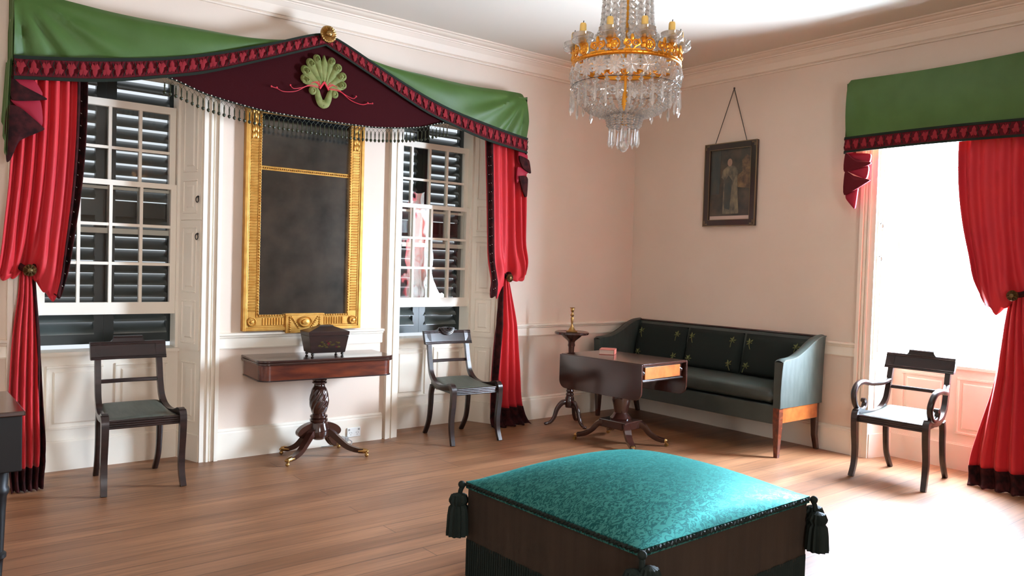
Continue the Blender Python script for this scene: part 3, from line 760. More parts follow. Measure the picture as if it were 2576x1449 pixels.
def side_valance():
    Z0 = 2.42; y0, y1 = -2.385, -3.83
    root = thing('window_valance', 'plain flat green valance with dark red border over the bright right-hand window', 'valance', (0, (y0 + y1) / 2, Z0))
    ym = (y0 + y1) / 2
    def P(a, d, z): return V((-d, a - ym, z - Z0))
    def fn(u, v, back=0.0):
        a = y0 + (y1 - y0) * u; lo = 2.53 + 0.012 * math.sin(u * PI); hi = 2.995 - 0.018 * math.sin(u * PI) - 0.03 * max(0, 1 - u / 0.02) ** 2
        z = lo + (hi - lo) * v; dx, dz = (y0 - a), 2.99 - z
        w = 0.008 * math.sin(math.atan2(dz, dx + 1e-6) * 9) * max(0, 1 - math.hypot(dx, dz) / 0.5) * min(1, math.hypot(dx, dz) / .1)
        return P(a, 0.155 + 0.02 * math.sin(PI * v) + w - back, z)
    b = B(); b.grid(fn, 60, 12); b.grid(lambda u, v: fn(u, v, 0.012), 60, 12); b.grid(lambda u, v: fn(u, 1, 0.012 * v), 60, 1)
    b.build('valance_face', 'green', root, smooth=60)
    b = B(); leaf_border(b, lambda s, v, d: P(y0 + (y1 - y0) * s, 0.172 + d, 2.425 - 0.012 * s + 0.01 * math.sin(s * PI) + 0.112 * v), 0, 22)
    b.build('leaf_border', ['braid', 'leafred', 'blackband'], root, smooth=50)
    for a in (y0, y1):
        sg = 1 if a == y0 else -1
        b = B(); f2 = lambda u, v: P(a + sg * 0.004 * math.sin(u * 12), 0.165 * (1 - u) + 0.002, 2.53 + 0.437 * v)
        b.grid(f2, 12, 5); b.grid(lambda u, v: f2(u, v) - V((0, sg * 0.008, 0)), 12, 5); b.build('side_return', 'green', root, smooth=60)
        b = B(); leaf_border(b, lambda s, v, d: P(a + sg * (d + 0.002), 0.165 * (1 - s) + 0.002, 2.42 + 0.112 * v), 0, 4); b.build('leaf_border', ['braid', 'leafred', 'blackband'], root, smooth=50)
    b = B(); b.bx(-0.150, -0.003, y1 - ym + 0.01, y0 - ym - 0.01, 2.940 - Z0, 2.960 - Z0); b.build('pelmet_board', 'green', root, smooth=0)
    f = lambda w, d, z: P(w, d, z)
    sp = [([(-2.395, 2.42), (-2.575, 2.40), (-2.56, 2.32), (-2.43, 2.36)], 0.13, 'redlining', 'tail_lining'),
          ([(-2.383, 2.42), (-2.45, 2.375), (-2.585, 2.335), (-2.588, 2.32), (-2.55, 2.305), (-2.378, 2.275)], 0.15, 'braid', 'tail_fold'),
          ([(-2.39, 2.29), (-2.56, 2.31), (-2.55, 2.21), (-2.43, 2.26)], 0.13, 'redlining', 'tail_lining'),
          ([(-2.385, 2.275), (-2.45, 2.24), (-2.578, 2.20), (-2.58, 2.185), (-2.385, 2.09)], 0.15, 'braid', 'tail_fold'),
          ([(-2.392, 2.11), (-2.485, 2.165), (-2.47, 1.99), (-2.455, 1.985), (-2.392, 2.06)], 0.13, 'redlining', 'tail_lining')]
    cascade(root, f, sp)
side_valance()

def curtain(fn, base, label, top, inner_out, bag, tie, low, nf, d0=0.085, border=True, hem=0.13, lowborder=True, amp=0.026, gap=0.0):
    """top: (outer w, inner w, z). bag: list of (u, w, z) lowest points. tie: (w, z). low: [(z, w outer, w inner)] from the knot to the floor."""
    root = thing('curtain', label, 'curtain', base)
    Bv = V(base)
    def P(w, d, z): return fn(w, d, z) - Bv
    wb = [(u, w) for u, w, z in bag]; zb = [(u, z) for u, w, z in bag]
    ztop = top[2]; ut = tie[2]
    def col(u, s, off=0.0):
        w0 = top[0] + (top[1] - top[0]) * u; w1 = smooth_tab(wb, u); z1 = smooth_tab(zb, u)
        z1 += 0.02 * math.sin(u * 2 * PI * nf + 1)
        fold = math.cos(2 * PI * nf * u + 0.5 * math.sin(5 * u)) * amp * (0.75 + 0.3 * math.sin(7 * u))
        if s <= 0.84:
            k = s / 0.84; e = k ** 2.2; q = k ** 4
            w = w0 + (w1 - w0) * e; z = ztop + (z1 - ztop) * k
            belly = 0.05 * math.sin(PI * k) ** 1.0 * (0.35 + 0.65 * abs(u - ut)) + 0.045 * math.exp(-((k - 0.92) / 0.10) ** 2) * min(1, abs(u - ut) / .2)
            pin = math.exp(-((u - ut) / 0.13) ** 2) * k ** 3
            d = d0 + fold * (1 - 0.35 * q) + belly - 0.05 * pin
        else:
            k = (s - 0.84) / 0.16
            th = k * PI * 0.9
            rad = 0.035 + 0.02 * abs(u - ut)
            belly = 0.045 * math.exp(-(0.08 / 0.10) ** 2) * min(1, abs(u - ut) / .2)
            pin = math.exp(-((u - ut) / 0.13) ** 2)
            w = w1 + (tie[0] - w1) * k ** 2.6; z = z1 - rad * 0.6 * math.sin(th) + (tie[1] + 0.02 - z1) * k ** 2.2
            d = (d0 + fold * 0.65 + belly - 0.05 * pin) * (1 - k * k) + (d0 - 0.045) * k * k
        nrm = off
        return P(w, max(d, 0.014) + nrm, z)
    nu = nf * 12; ns = 44
    b = B(); b.grid(lambda u, s: col(u, s), nu, ns)
    up = b.build('upper_drape', 'red', root, smooth=70, solid=0.006)
    u0, u1 = inner_out
    if border:
        b = B(); b.grid(lambda u, s: col(u0 + (u1 - u0) * u, s * 0.97, 0.006), 20, ns); b.build('border_band', 'darkhem', root, smooth=70, solid=0.006)
        b = B()
        for i in range(16):
            for q in (0.0, 1.0):
                p = col(u0 + (u1 - u0) * (0.40 + 0.12 * q), 0.12 + 0.68 * i / 15, 0.012); b.ball(p, 0.0028, 5, 3)
        b.build('border_dots', 'pearl', root)
    wo = [(-z, a) for z, a, c in low]; wi = [(-z, c) for z, a, c in low]
    nl = max(4, nf - 2)
    zt = low[0][0]
    def lower(u, s, off=0.0):
        z = zt * (1 - s); a, c = smooth_tab(wo, -z), smooth_tab(wi, -z); w = a + (c - a) * u
        A = 0.010 + 0.024 * s
        d = d0 - 0.04 + 0.055 * min(1, s * 3) + A * math.cos(2 * PI * nl * u * (0.8 + .2 * s) + 0.4) + 0.02 * math.sin(PI * u) + (0.05 * max(0, (s - 0.93) / 0.07) ** 2)
        return P(w, max(d, 0.012 + gap * s) + off, max(z, 0.004 + 0.006 * math.sin(u * 40) ** 2))
    b = B(); b.grid(lambda u, s: lower(u, s * (1 - hem / zt)), nl * 12, 36); lo = b.build('lower_drape', 'red', root, smooth=70, solid=0.006)
    b = B(); s0 = 1 - hem / zt - 0.003
    b.grid(lambda u, s: lower(u, s0 + (1 - s0) * s, 0.006), nl * 12, 10); b.build('hem_band', 'darkhem', root, smooth=70, solid=0.008)
    if lowborder:
        b = B(); b.grid(lambda u, s: lower(u0 + 0.02 + (1.0 - u0) * u, s * 0.99, 0.006), 12, 36); b.build('border_band', 'darkhem', root, smooth=70, solid=0.006)
    # dark scrunch band round the neck
    b = B(); w0, w1 = smooth_tab(wo, -zt), smooth_tab(wi, -zt); c = (w0 + w1) / 2; hw = abs(w1 - w0) / 2 + 0.012
    prof = []
    for i in range(20):
        t = 2 * PI * i / 20; prof.append(P(c + hw * math.cos(t), d0 - 0.035 + 0.045 * math.sin(t), zt - 0.008 + 0.012 * math.cos(2 * t)))
    b.tube(prof, 0.020, 7, True); b.build('tie_band', 'darkhem', root)
    return root
def tieback(fn, axis, w, d, z, label, group=None):
    b = B(); Rm = Matrix.Rotation(PI / 2, 3, 'X') if axis == 'y' else Matrix.Rotation(-PI / 2, 3, 'Y')
    def pet(p, a, r, zz):
        if 0.015 < r < 0.036: p = V((p.x, p.y, zz + 0.006 * math.cos(a * 10)))
        return p
    t = thing('tieback_boss', label, 'curtain tieback', fn(w, 0, z))
    o = fn(w, d, z) - fn(w, 0, z)
    b.lathe([(0.0, -0.006), (0.032, -0.004), (0.037, 0.002), (0.034, 0.009), (0.021, 0.012), (0.013, 0.020), (0.0, 0.024)], 40, o, fn=pet, M_=Rm); b.build('rosette', 'bronze', t)
    b = B(); b.lathe([(0.012, -d + 0.004), (0.010, -0.004)], 12, o, M_=Rm); b.build('stem', 'bronze', t)
curtain(inA, (-5.40, 0, 0), 'red velvet curtain tied back at far left beside the shuttered left window', (-5.525, -5.135, 2.60), (0.86, 1.0),
        [(0, -5.60, 1.30), (0.2, -5.53, 1.31), (0.40, -5.44, 1.345), (0.62, -5.37, 1.25), (0.82, -5.30, 1.17), (1.0, -5.255, 1.21)], (-5.44, 1.35, 0.38),
        [(1.36, -5.475, -5.405), (1.2, -5.485, -5.395), (0.9, -5.52, -5.375), (0.5, -5.535, -5.358), (0.2, -5.53, -5.345), (0, -5.52, -5.36)], 7, lowborder=True)
tieback(inA, 'y', -5.435, 0.125, 1.335, 'dull bronze rosette boss holding back the red curtain at far left')
curtain(inA, (-1.73, 0, 0), 'red velvet curtain with wide dark border tied back right of the middle window', (-1.575, -2.03, 2.60), (0.80, 1.0),
        [(0, -1.535, 1.365), (0.2, -1.575, 1.335), (0.42, -1.70, 1.36), (0.60, -1.77, 1.30), (0.8, -1.865, 1.165), (1.0, -1.945, 1.21)], (-1.735, 1.345, 0.45),
        [(1.37, -1.695, -1.765), (1.2, -1.665, -1.79), (0.95, -1.625, -1.83), (0.5, -1.575, -1.885), (0.2, -1.545, -1.905), (0, -1.475, -1.905)], 6, hem=0.16)
tieback(inA, 'y', -1.735, 0.13, 1.335, 'small bronze rosette boss on the red curtain beside the middle window')
curtain(inB, (0, -3.62, 0), 'red velvet curtain swagged against the bright right-hand window', (-3.84, -3.215, 2.56), (0.9, 1.0),
        [(0, -3.84, 1.26), (0.25, -3.76, 1.31), (0.42, -3.64, 1.36), (0.62, -3.57, 1.30), (0.82, -3.49, 1.235), (1.0, -3.40, 1.33)], (-3.625, 1.35, 0.42),
        [(1.37, -3.675, -3.575), (1.2, -3.70, -3.555), (0.8, -3.77, -3.515), (0.4, -3.82, -3.43), (0.15, -3.85, -3.385), (0, -3.88, -3.40)], 7, border=False, hem=0.13, lowborder=False)
tieback(inB, 'x', -3.615, 0.15, 1.345, 'bronze rosette boss on the red curtain at the right edge')
# ================================================================== CHAIRS
X1 = V((1, 0, 0))
def make_chair(label, cat, loc, rz, crest, arms=False, wf=0.47, wb=0.40, group=None):
    # local: front is -y, origin on the floor in the middle of the four feet
    t = thing('armchair' if arms else 'side_chair', label, cat, loc, rz, group)
    hf, hb = wf / 2 - 0.016, wb / 2 - 0.016
    yf, yb = -0.265, 0.275
    SZ = 0.455
    lerpx = lambda y: hf + (hb - hf) * min(1, max(0, (y + 0.25) / 0.50))
    for sg in (-1, 1):
        b = B(); x = sg * hf
        path = spline([(x, -0.222, SZ + 0.012), (x, -0.246, SZ - 0.02), (x, -0.243, 0.33), (x, -0.226, 0.20), (x, -0.234, 0.09), (x * 1.02, yf, 0.0)], 6)
        m = len(path); b.sweep(path, X1, lambda i: [(a, -c) for a, c in reed(0.044 - 0.010 * i / m, 0.044 - 0.014 * i / m, 3, 0.004)])
        b.build('leg', 'ebony', t, smooth=50)
        b = B(); x = sg * hb
        path = spline([(x, 0.155, SZ - 0.03), (x, 0.175, 0.36), (x, 0.180, 0.26), (x, 0.205, 0.12), (x * 0.98, yb, 0.0)], 6)
        m = len(path); b.sweep(path, X1, lambda i: rrect(0.038 - 0.006 * i / m, 0.044 - 0.010 * i / m, 0.005)); b.build('leg', 'ebony', t, smooth=50)
        # side rail sweeping up into the back upright
        b = B()
        pts = [(-0.236, SZ + 0.004), (-0.20, SZ + 0.012), (-0.12, SZ - 0.010), (0.0, SZ - 0.018), (0.10, SZ + 0.006), (0.168, SZ + 0.065), (0.195, SZ + 0.135), (0.212, 0.66), (0.235, 0.77), (0.262, 0.862)]
        path = [V((sg * lerpx(p.y), p.y, p.z)) for p in spline([(0, y, z) for y, z in pts], 6)]
        m = len(path); b.sweep(path, X1, lambda i: [(a, c) for a, c in reed(0.036, 0.052 - 0.020 * min(1, i / (m * 0.6)), 3, 0.0035)]); b.build('side_frame', 'ebony', t, smooth=50)
    # front seat rail, reeded
    b = B()
    for k in range(4): b.tube([(-hf, -0.240, SZ - 0.052 + k * 0.013), (hf, -0.240, SZ - 0.052 + k * 0.013)], 0.0075, 8)
    b.bx(-hf, hf, -0.240, -0.215, SZ - 0.058, SZ - 0.005)
    b.build('seat_rail', 'ebony', t)
    b = B(); b.bx(-hb, hb, 0.130, 0.155, SZ - 0.055, SZ - 0.015); b.build('rear_rail', 'ebony', t)
    # upholstered seat, bowed and soft-edged
    b = B()
    def seat(u, v):
        y = -0.236 + 0.425 * v; w = lerpx(y) - 0.008
        e = min(1, min(u, 1 - u) / 0.10); f = min(1, min(v, 1 - v) / 0.12)
        q = math.sqrt(max(0, 1 - (1 - e) ** 2)) * math.sqrt(max(0, 1 - (1 - f) ** 2))
        x = (u * 2 - 1) * w
        return V((x, y, SZ - 0.018 + 0.020 * q + 0.012 * math.sin(PI * u) * math.sin(PI * v) + 0.040 * v ** 1.6 - 0.012 * math.sin(PI * v)))
    b.grid(seat, 24, 24); b.grid(lambda u, v: V((seat(u, v).x, seat(u, v).y, SZ - 0.05)), 4, 4)
    for e in range(4):
        g = [lambda u: seat(u, 0), lambda u: seat(u, 1), lambda u: seat(0, u), lambda u: seat(1, u)][e]
        b.grid(lambda u, v: V((g(u).x, g(u).y, g(u).z + (SZ - 0.05 - g(u).z) * v)), 24, 1)
    b.build('seat', 'seatcloth', t, smooth=60)
    # cross rail
    b = B(); path = [V((hb * (i / 6 - 1), 0.213 + 0.012 * math.sin(PI * i / 12), 0.622)) for i in range(13)]
    b.sweep(path, (0, 0, 1), lambda i: rrect(0.026, 0.016, 0.005)); b.build('cross_rail', 'ebony', t)
    # broad curved top rail with scroll ends
    b = B(); hw = wb / 2 + 0.028
    def tr(u, v, d):
        x = (u * 2 - 1) * hw; d *= 1.25; z = 0.762 + 0.112 * v; y = 0.226 + 0.040 * v + 0.014 * (1 - (2 * u - 1) ** 2) + d
        return V((x, y, z))
    b.grid(lambda u, v: tr(u, v, -0.014), 20, 3); b.grid(lambda u, v: tr(u, v, 0.012), 20, 3)
    for v in (0, 1): b.grid(lambda u, w: tr(u, v, -0.014 + 0.026 * w), 20, 1)
    for u0 in (0, 1): b.grid(lambda u, w: tr(u0, u, -0.014 + 0.026 * w), 3, 1)
    for v in (0.05, 0.15, 0.85, 0.95): b.tube([tr(i / 20, v, -0.016) for i in range(21)], 0.0045, 6)
    top = b.build('top_rail', 'ebony', t, smooth=50)
    b = B()
    if crest == 'fan':
        c = tr(0.5, 1.0, -0.018)
        b.poly([c + V((0.068 * math.cos(a), 0.004, 0.030 * math.sin(a) - 0.002)) for a in [PI * i / 16 for i in range(17)]], (0, 0.024, 0.002))
        b.poly([c + V((x, 0.004, z)) for x, z in ((-0.12, -0.004), (0.12, -0.004), (0.085, 0.010), (0.066, 0.026), (-0.066, 0.026), (-0.085, 0.010))], (0, 0.020, 0))
        for k in range(5):
            r = 0.066 - 0.012 * k
            b.tube([c + V((r * math.cos(a), -0.030 * (-math.sin(a)) * 0.6 - 0.003, 0.024 + r * 0.85 * math.sin(a))) for a in [PI + PI * i / 14 for i in range(15)]], 0.0042, 6)
    else:
        w = 0.086; c = tr(0.5, 1.0, -0.016)
        b.poly([c + V((x, 0, z)) for x, z in ((-w - 0.030, -0.008), (w + 0.030, -0.008), (w + 0.012, 0.004), (w + 0.003, 0.018), (w + 0.003, 0.036), (-w - 0.003, 0.036), (-w - 0.003, 0.018), (-w - 0.012, 0.004))], (0, 0.028, 0))
        b.tube([c + V((-w, -0.001, 0.028)), c + V((w, -0.001, 0.028))], 0.006, 6)
    b.build('crest', 'ebony', top, smooth=50)
    if arms:
        for sg in (-1, 1):
            b = B()
            pts = [(hb + 0.004, 0.208, 0.672), (hb + 0.024, 0.13, 0.652), (hf + 0.018, 0.02, 0.650), (hf + 0.022, -0.09, 0.668), (hf + 0.022, -0.18, 0.655), (hf + 0.020, -0.232, 0.605), (hf + 0.014, -0.238, 0.545),
                   (hf + 0.010, -0.205, 0.492), (hf + 0.008, -0.150, 0.470), (hf + 0.008, -0.098, 0.484), (hf + 0.008, -0.082, 0.520), (hf + 0.008, -0.100, 0.540)]
            path = spline([(sg * x, y, z) for x, y, z in pts], 7); m = len(path)
            b.sweep(path, X1, lambda i: rrect(0.040 - 0.006 * i / m, 0.036 - 0.008 * abs(i / m - .3), 0.008)); b.tube([V((sg * (hf - 0.008), -0.100, 0.535)), V((sg * (hf + 0.024), -0.100, 0.535))], 0.016, 10)
            b.build('scroll_arm', 'ebony', t, smooth=60)
    return t
make_chair('dark side chair with grey-green seat in front of the left shuttered window', 'chair', (-4.863, -0.275, 0), math.radians(-1.5), 'flat', wf=0.475, wb=0.40)
make_chair('dark reeded side chair with fan crest in front of the middle window', 'chair', (-2.345, -0.285, 0), math.radians(-3.5), 'fan', wf=0.475, wb=0.40)
make_chair('dark scroll-armed chair with pale lit seat before the bright right window', 'armchair', (-0.372, -3.033, 0), math.radians(-90 + 3), 'flat', arms=True, wf=0.52, wb=0.43)

# ================================================================== SOFA
def sofa():
    y0, y1 = -2.215, -0.165; xf, xb = -0.665, -0.055
    yc = (y0 + y1) / 2; L = (y1 - y0) / 2
    t = thing('sofa', 'long dark green upholstered sofa with scooped arms against the right wall', 'sofa', (-0.36, yc, 0))
    def Q(x, y, z): return V((x + 0.36, y - yc, z))
    for y in (y0 + 0.035, y1 - 0.035):
        for x, fr_ in ((xf + 0.03, True), (xb - 0.04, False)):
            b = B()
            if fr_: path = [Q(x, y, 0.40), Q(x, y, 0.26), Q(x, y, 0.0)]; ws = [0.058, 0.056, 0.034]
            else: path = [Q(x, y, 0.40), Q(x, y, 0.24), Q(x + 0.005, y, 0.12), Q(x + 0.040, y, 0.0)]; ws = [0.05, 0.048, 0.042, 0.036]
            b.sweep(path, (0, 1, 0), lambda i: rrect(ws[i], ws[i], 0.003)); b.build('leg', 'mahog_x' if (y < -2 and fr_) else 'mahog', t, smooth=0)
    # side rails of polished wood under each arm
    for y in (y0 + 0.03, y1 - 0.03):
        b = B(); b.box(Q((xf + xb) / 2, y, 0.335), (xb - xf - 0.10, 0.045, 0.125)); b.build('side_rail', 'satinwood', t, smooth=0, bevel=0.003)
    b = B(); b.box(Q(xf + 0.028, yc, 0.336), (0.05, 2 * L - 0.12, 0.148)); b.box(Q(xb - 0.035, yc, 0.345), (0.04, 2 * L - 0.1, 0.13)); b.box(Q((xf + xb) / 2, yc, 0.37), (xb - xf - 0.06, 2 * L - 0.08, 0.06))
    b.build('seat_frame', 'sofacloth', t, smooth=0, bevel=0.006)
    # arms: upholstered panels with a concave top line
    TOP = [(0.0, 0.755), (0.03, 0.770), (0.10, 0.775), (0.20, 0.790), (0.32, 0.838), (0.44, 0.900), (0.54, 0.935), (0.62, 0.944)]
    for sg, y in ((1, y0), (-1, y1)):
        b = B()
        def sec(u, v):
            x = xf + (xb - xf) * u; zt = smooth_tab(TOP, (xb - xf) * u); z = 0.392 + (zt - 0.392) * v; return x, z
        def outer(u, v):
            x, z = sec(u, v); flare = 0.014 * (v ** 3)
            return Q(x, y - sg * flare, z)
        def inner(u, v):
            x, z = sec(u, v); return Q(x, y + sg * (0.062 - 0.0 * v), z)
        b.grid(outer, 28, 12); b.grid(inner, 28, 12)
        b.grid(lambda u, v: outer(u, 1) * (1 - v) + inner(u, 1) * v + V((0, 0, 0.012 * math.sin(PI * v))), 28, 6)
        b.grid(lambda u, v: outer(0, u) * (1 - v) + inner(0, u) * v, 12, 2); b.grid(lambda u, v: outer(1, u) * (1 - v) + inner(1, u) * v, 12, 2)
        b.build('arm', 'sofacloth', t, smooth=50)
        b = B(); b.tube([outer(0, k / 8) for k in range(9)] + [outer(u / 20, 1) for u in range(1, 21)], 0.006, 6); b.build('arm_piping', 'sofacloth', t)
    # back and its wooden crest strip
    b = B(); y0b, y1b = y0 + 0.03, y1 - 0.03
    prof = [(xb - 0.07, 0.39), (xb - 0.085, 0.60), (xb - 0.06, 0.80), (xb - 0.03, 0.930), (xb + 0.005, 0.938), (xb + 0.005, 0.40)]
    P = [Q(x, y, z) for y in (y0b, y1b) for x, z in prof]; n = len(prof)
    b.add(P, [(i, (i + 1) % n, n + (i + 1) % n, n + i) for i in range(n)] + [tuple(range(n)), tuple(range(n, 2 * n))]); b.build('back', 'sofacloth', t, smooth=30)
    b = B(); b.box(Q(xb - 0.013, yc, 0.941), (0.040, 2 * L - 0.10, 0.014)); b.build('crest_strip', 'mahog', t, smooth=0, bevel=0.004)
    # seat cushion
    b = B()
    def cs(u, v):
        a = 2 * PI * v; hx, hz = 0.275, 0.062
        cx, sx = math.cos(a), math.sin(a); k = 0.32
        x = hx * math.copysign(abs(cx) ** k, cx); z = hz * math.copysign(abs(sx) ** 0.5, sx)
        e = max(0, 1 - (max(0, abs(2 * u - 1) - 0.97) / 0.03) ** 2) ** 0.5 if abs(2 * u - 1) > 0.97 else 1
        return Q(-0.372 + x * (0.93 + 0.07 * e), y0 + 0.075 + (y1 - y0 - 0.15) * u, 0.472 + z * (0.3 + 0.7 * e) + (0.016 * math.sin(PI * u) if z > 0 else 0))
    b.grid(lambda u, v: cs(u, v), 60, 28); b.add([cs(0, k / 28) for k in range(28)], [tuple(range(28))]); b.add([cs(1, k / 28) for k in range(28)], [tuple(range(28))])
    b.build('seat_cushion', 'sofacloth', t, smooth=60)
    return t
sofa()
def sprig_mesh():
    b = B()
    def lf(a, r0, r1, w):
        c, s = math.cos(a), math.sin(a); P = []
        for r, q, h in ((r0, 0, 0), ((r0 + r1) * .55, w, 0), (r1, 0, 0), ((r0 + r1) * .55, -w, 0)): P.append(V((-0.003, c * r - s * q, s * r + c * q)))
        P.append(V((-0.008, c * (r0 + r1) * .5, s * (r0 + r1) * .5))); P += [V((0.002, p.y, p.z)) for p in P[:4]]
        b.add(P, [(0, 1, 4), (1, 2, 4), (2, 3, 4), (3, 0, 4), (0, 1, 6, 5), (1, 2, 7, 6), (2, 3, 8, 7), (3, 0, 5, 8)])
    for a, r, w in ((90, 0.040, 0.007), (30, 0.036, 0.006), (150, 0.042, 0.006), (200, 0.030, 0.005), (-25, 0.034, 0.006), (60, 0.026, 0.005)): lf(math.radians(a), 0.004, r, w)
    b.tube([(-0.004, 0, 0.01), (-0.004, 0.004, -0.03), (-0.004, -0.004, -0.062)], 0.003, 5); b.ball((-0.005, 0, 0.002), 0.008, 6, 4)
    return b
FIRSTSPRIG = [None]
def back_cushion(yc, label):
    t = thing('back_cushion', label, 'cushion', (-0.178, yc, 0.548), 0, 'loose back cushions on the sofa')
    hw, hh = 0.305, 0.178
    def face(u, v, sg):
        y = (u * 2 - 1) * hw; z = v * 2 * hh
        e = (1 - abs(2 * u - 1) ** 6) * (1 - abs(2 * v - 1) ** 6)
        lean = 0.085 * v
        return V((sg * 0.062 * max(0, e) ** 0.4 + lean, y, z))
    b = B(); b.grid(lambda u, v: face(u, v, -1), 24, 18); b.grid(lambda u, v: face(u, v, 1), 24, 18); b.build('cover', 'cushion', t, smooth=70)
    for u, v, r in ((0.13, 0.80, 0.25), (0.87, 0.80, -0.2), (0.13, 0.22, -0.35), (0.87, 0.22, 0.4)):
        p = face(u, v, -1) + V((-0.002, 0, 0)); rot = (r, 0.22, 0)
        if FIRSTSPRIG[0] is None:
            o = sprig_mesh().build('embroidered_sprig', 'sprig', t, p); o.rotation_euler = rot; FIRSTSPRIG[0] = o
        else: copy_part(FIRSTSPRIG[0], t, p, rot)
back_cushion(-0.545, 'left back cushion with embroidered sprigs, at the sofa end nearest the room corner')
back_cushion(-1.175, 'middle back cushion with embroidered sprigs on the dark green sofa')
back_cushion(-1.805, 'right back cushion with embroidered sprigs, beside the bright sofa arm')

# ================================================================== PEMBROKE TABLE
def pembroke():
    # local: long axis is y; drawer end faces -y; drop leaves hang at +-x
    t = thing('drop_leaf_table', 'dark mahogany drop-leaf table with lit end drawer in front of the sofa', 'table', (-1.335, -1.165, 0), math.radians(4.5))
    hx, hy, Z = 0.285, 0.43, 0.722
    b = B(); b.bx(-hx, hx, -hy, hy, Z - 0.018, Z); b.build('table_top', 'mahog', t, smooth=0, bevel=0.003)
    for sg in (-1, 1):
        b = B(); r = 0.07; hz = 0.285; pts = [(-hy, Z - 0.004), (hy, Z - 0.004)]
        pts += [(hy - r + r * math.cos(a), Z - hz + r - r * math.sin(a)) for a in [PI / 2 * i / 8 for i in range(9)]]
        pts += [(-hy + r - r * math.sin(a), Z - hz + r - r * math.cos(a)) for a in [PI / 2 * i / 8 for i in range(9)]]
        b.poly([(sg * (hx + 0.003), y, z) for y, z in pts], (sg * 0.016, 0, 0)); b.build('drop_leaf', 'mahog', t, smooth=30, bevel=0.002)
    b = B(); b.bx(-hx + 0.02, hx - 0.02, -hy + 0.035, hy - 0.02, Z - 0.14, Z - 0.018); b.build('frieze', 'mahog', t, smooth=0)
    b = B(); b.bx(-hx + 0.055, hx - 0.055, -hy + 0.022, -hy + 0.05, Z - 0.125, Z - 0.030); d = b.build('drawer', 'satinwood', t, smooth=0, bevel=0.002)
    b = B(); b.bx(-hx + 0.02, hx - 0.02, -hy + 0.016, -hy + 0.04, Z - 0.145, Z - 0.132); b.bx(-hx + 0.02, hx - 0.02, -hy + 0.016, -hy + 0.04, Z - 0.026, Z - 0.018)
    b.build('drawer_moulding', 'ebony', t, smooth=0, bevel=0.003)
    for x in (-hx + 0.036, hx - 0.036):
        b = B(); b.lathe([(0.016, 0), (0.017, 0.004), (0.010, 0.008), (0.013, 0.014), (0.006, 0.020), (0, 0.021)], 16, (x, -hy + 0.036, Z - 0.075), M_=Matrix.Rotation(PI / 2, 3, 'X')); b.build('boss', 'ebony', t)
    # pillar, platform and four splayed reeded legs
    b = B(); b.lathe([(0.085, 0.20), (0.090, 0.215), (0.075, 0.23), (0.055, 0.26), (0.065, 0.31), (0.078, 0.36), (0.074, 0.42), (0.054, 0.47), (0.058, 0.49), (0.085, 0.51), (0.088, 0.585)], 24); b.build('pillar', 'mahog', t)
    b = B(); b.bx(-0.115, 0.115, -0.14, 0.14, 0.135, 0.202); b.build('platform', 'mahog', t, smooth=0, bevel=0.006)
    for sx in (-1, 1):
        for sy in (-1, 1):
            D = V((sx * 0.205, sy * 0.30, 0)).normalized(); sd = V((-D.y, D.x, 0)); o = V((sx * 0.065, sy * 0.085, 0))
            b = B(); path = [o + D * r + V((0, 0, z)) for r, z in [(p.x, p.z) for p in spline([(0.0, 0, 0.150), (0.04, 0, 0.168), (0.085, 0, 0.150), (0.13, 0, 0.100), (0.19, 0, 0.062), (0.255, 0, 0.046)], 6)]]
            m = len(path); b.sweep(path, sd, lambda i: [(a, -c) for a, c in reed(0.066 - 0.022 * i / m, 0.052 - 0.020 * i / m, 3, 0.005)]); lg = b.build('leg', 'mahog', t, smooth=50)
            b = B(); e = path[-1]; b.tube([e - D * 0.03, e + D * 0.012, e + D * 0.022], [0.019, 0.017, 0.010], 10); b.tube([e + D * 0.012 + V((0, 0, -0.004)), e + D * 0.018 + V((0, 0, -0.030))], 0.007, 8)
            b.lathe([(0.015, -0.008), (0.015, 0.008)], 14, e + D * 0.018 + V((0, 0, -0.031)), M_=Matrix.Rotation(PI / 2, 3, 'X') if abs(D.y) < .5 else Matrix.Rotation(PI / 2, 3, 'Y')); b.build('castor', 'brass', lg)
pembroke()
bt = thing('book', 'closed red leather book lying on the drop-leaf table', 'book', (-1.30, -0.955, 0.7225), math.radians(38))
b = B(); b.bx(-0.085, 0.085, -0.060, 0.060, 0.004, 0.038); b.build('page_block', 'pages', bt, smooth=0)
b = B(); b.bx(-0.090, 0.090, -0.066, 0.064, 0, 0.004); b.bx(-0.090, 0.090, -0.066, 0.064, 0.038, 0.042); b.bx(-0.090, 0.090, -0.066, -0.060, 0, 0.042); b.build('cover', 'book', bt, smooth=0, bevel=0.0015)

# ================================================================== CANDLESTAND AND CANDLESTICK
SX, SY = -1.20, -0.395
st = thing('candle_stand', 'small dark round-topped tripod stand behind the drop-leaf table', 'stand', (SX, SY, 0), 0.15)
b = B(); b.lathe([(0, 0.836), (0.150, 0.836), (0.157, 0.842), (0.157, 0.856), (0.150, 0.862), (0.142, 0.858), (0, 0.858)], 48); b.build('round_top', 'mahog', st)
b = B(); b.lathe([(0.100, 0.837), (0.085, 0.815), (0.055, 0.790), (0.036, 0.775), (0.030, 0.760), (0.034, 0.735), (0.028, 0.720), (0.024, 0.62), (0.026, 0.60), (0.042, 0.595), (0.042, 0.585), (0.030, 0.575), (0.033, 0.545), (0.026, 0.53), (0.022, 0.45),
                   (0.030, 0.40), (0.040, 0.36), (0.030, 0.33), (0.036, 0.315), (0.030, 0.30), (0.038, 0.285), (0.034, 0.27), (0.042, 0.25), (0.046, 0.20), (0.040, 0.165), (0.0, 0.160)], 24)
b.build('turned_column', 'mahog', st)
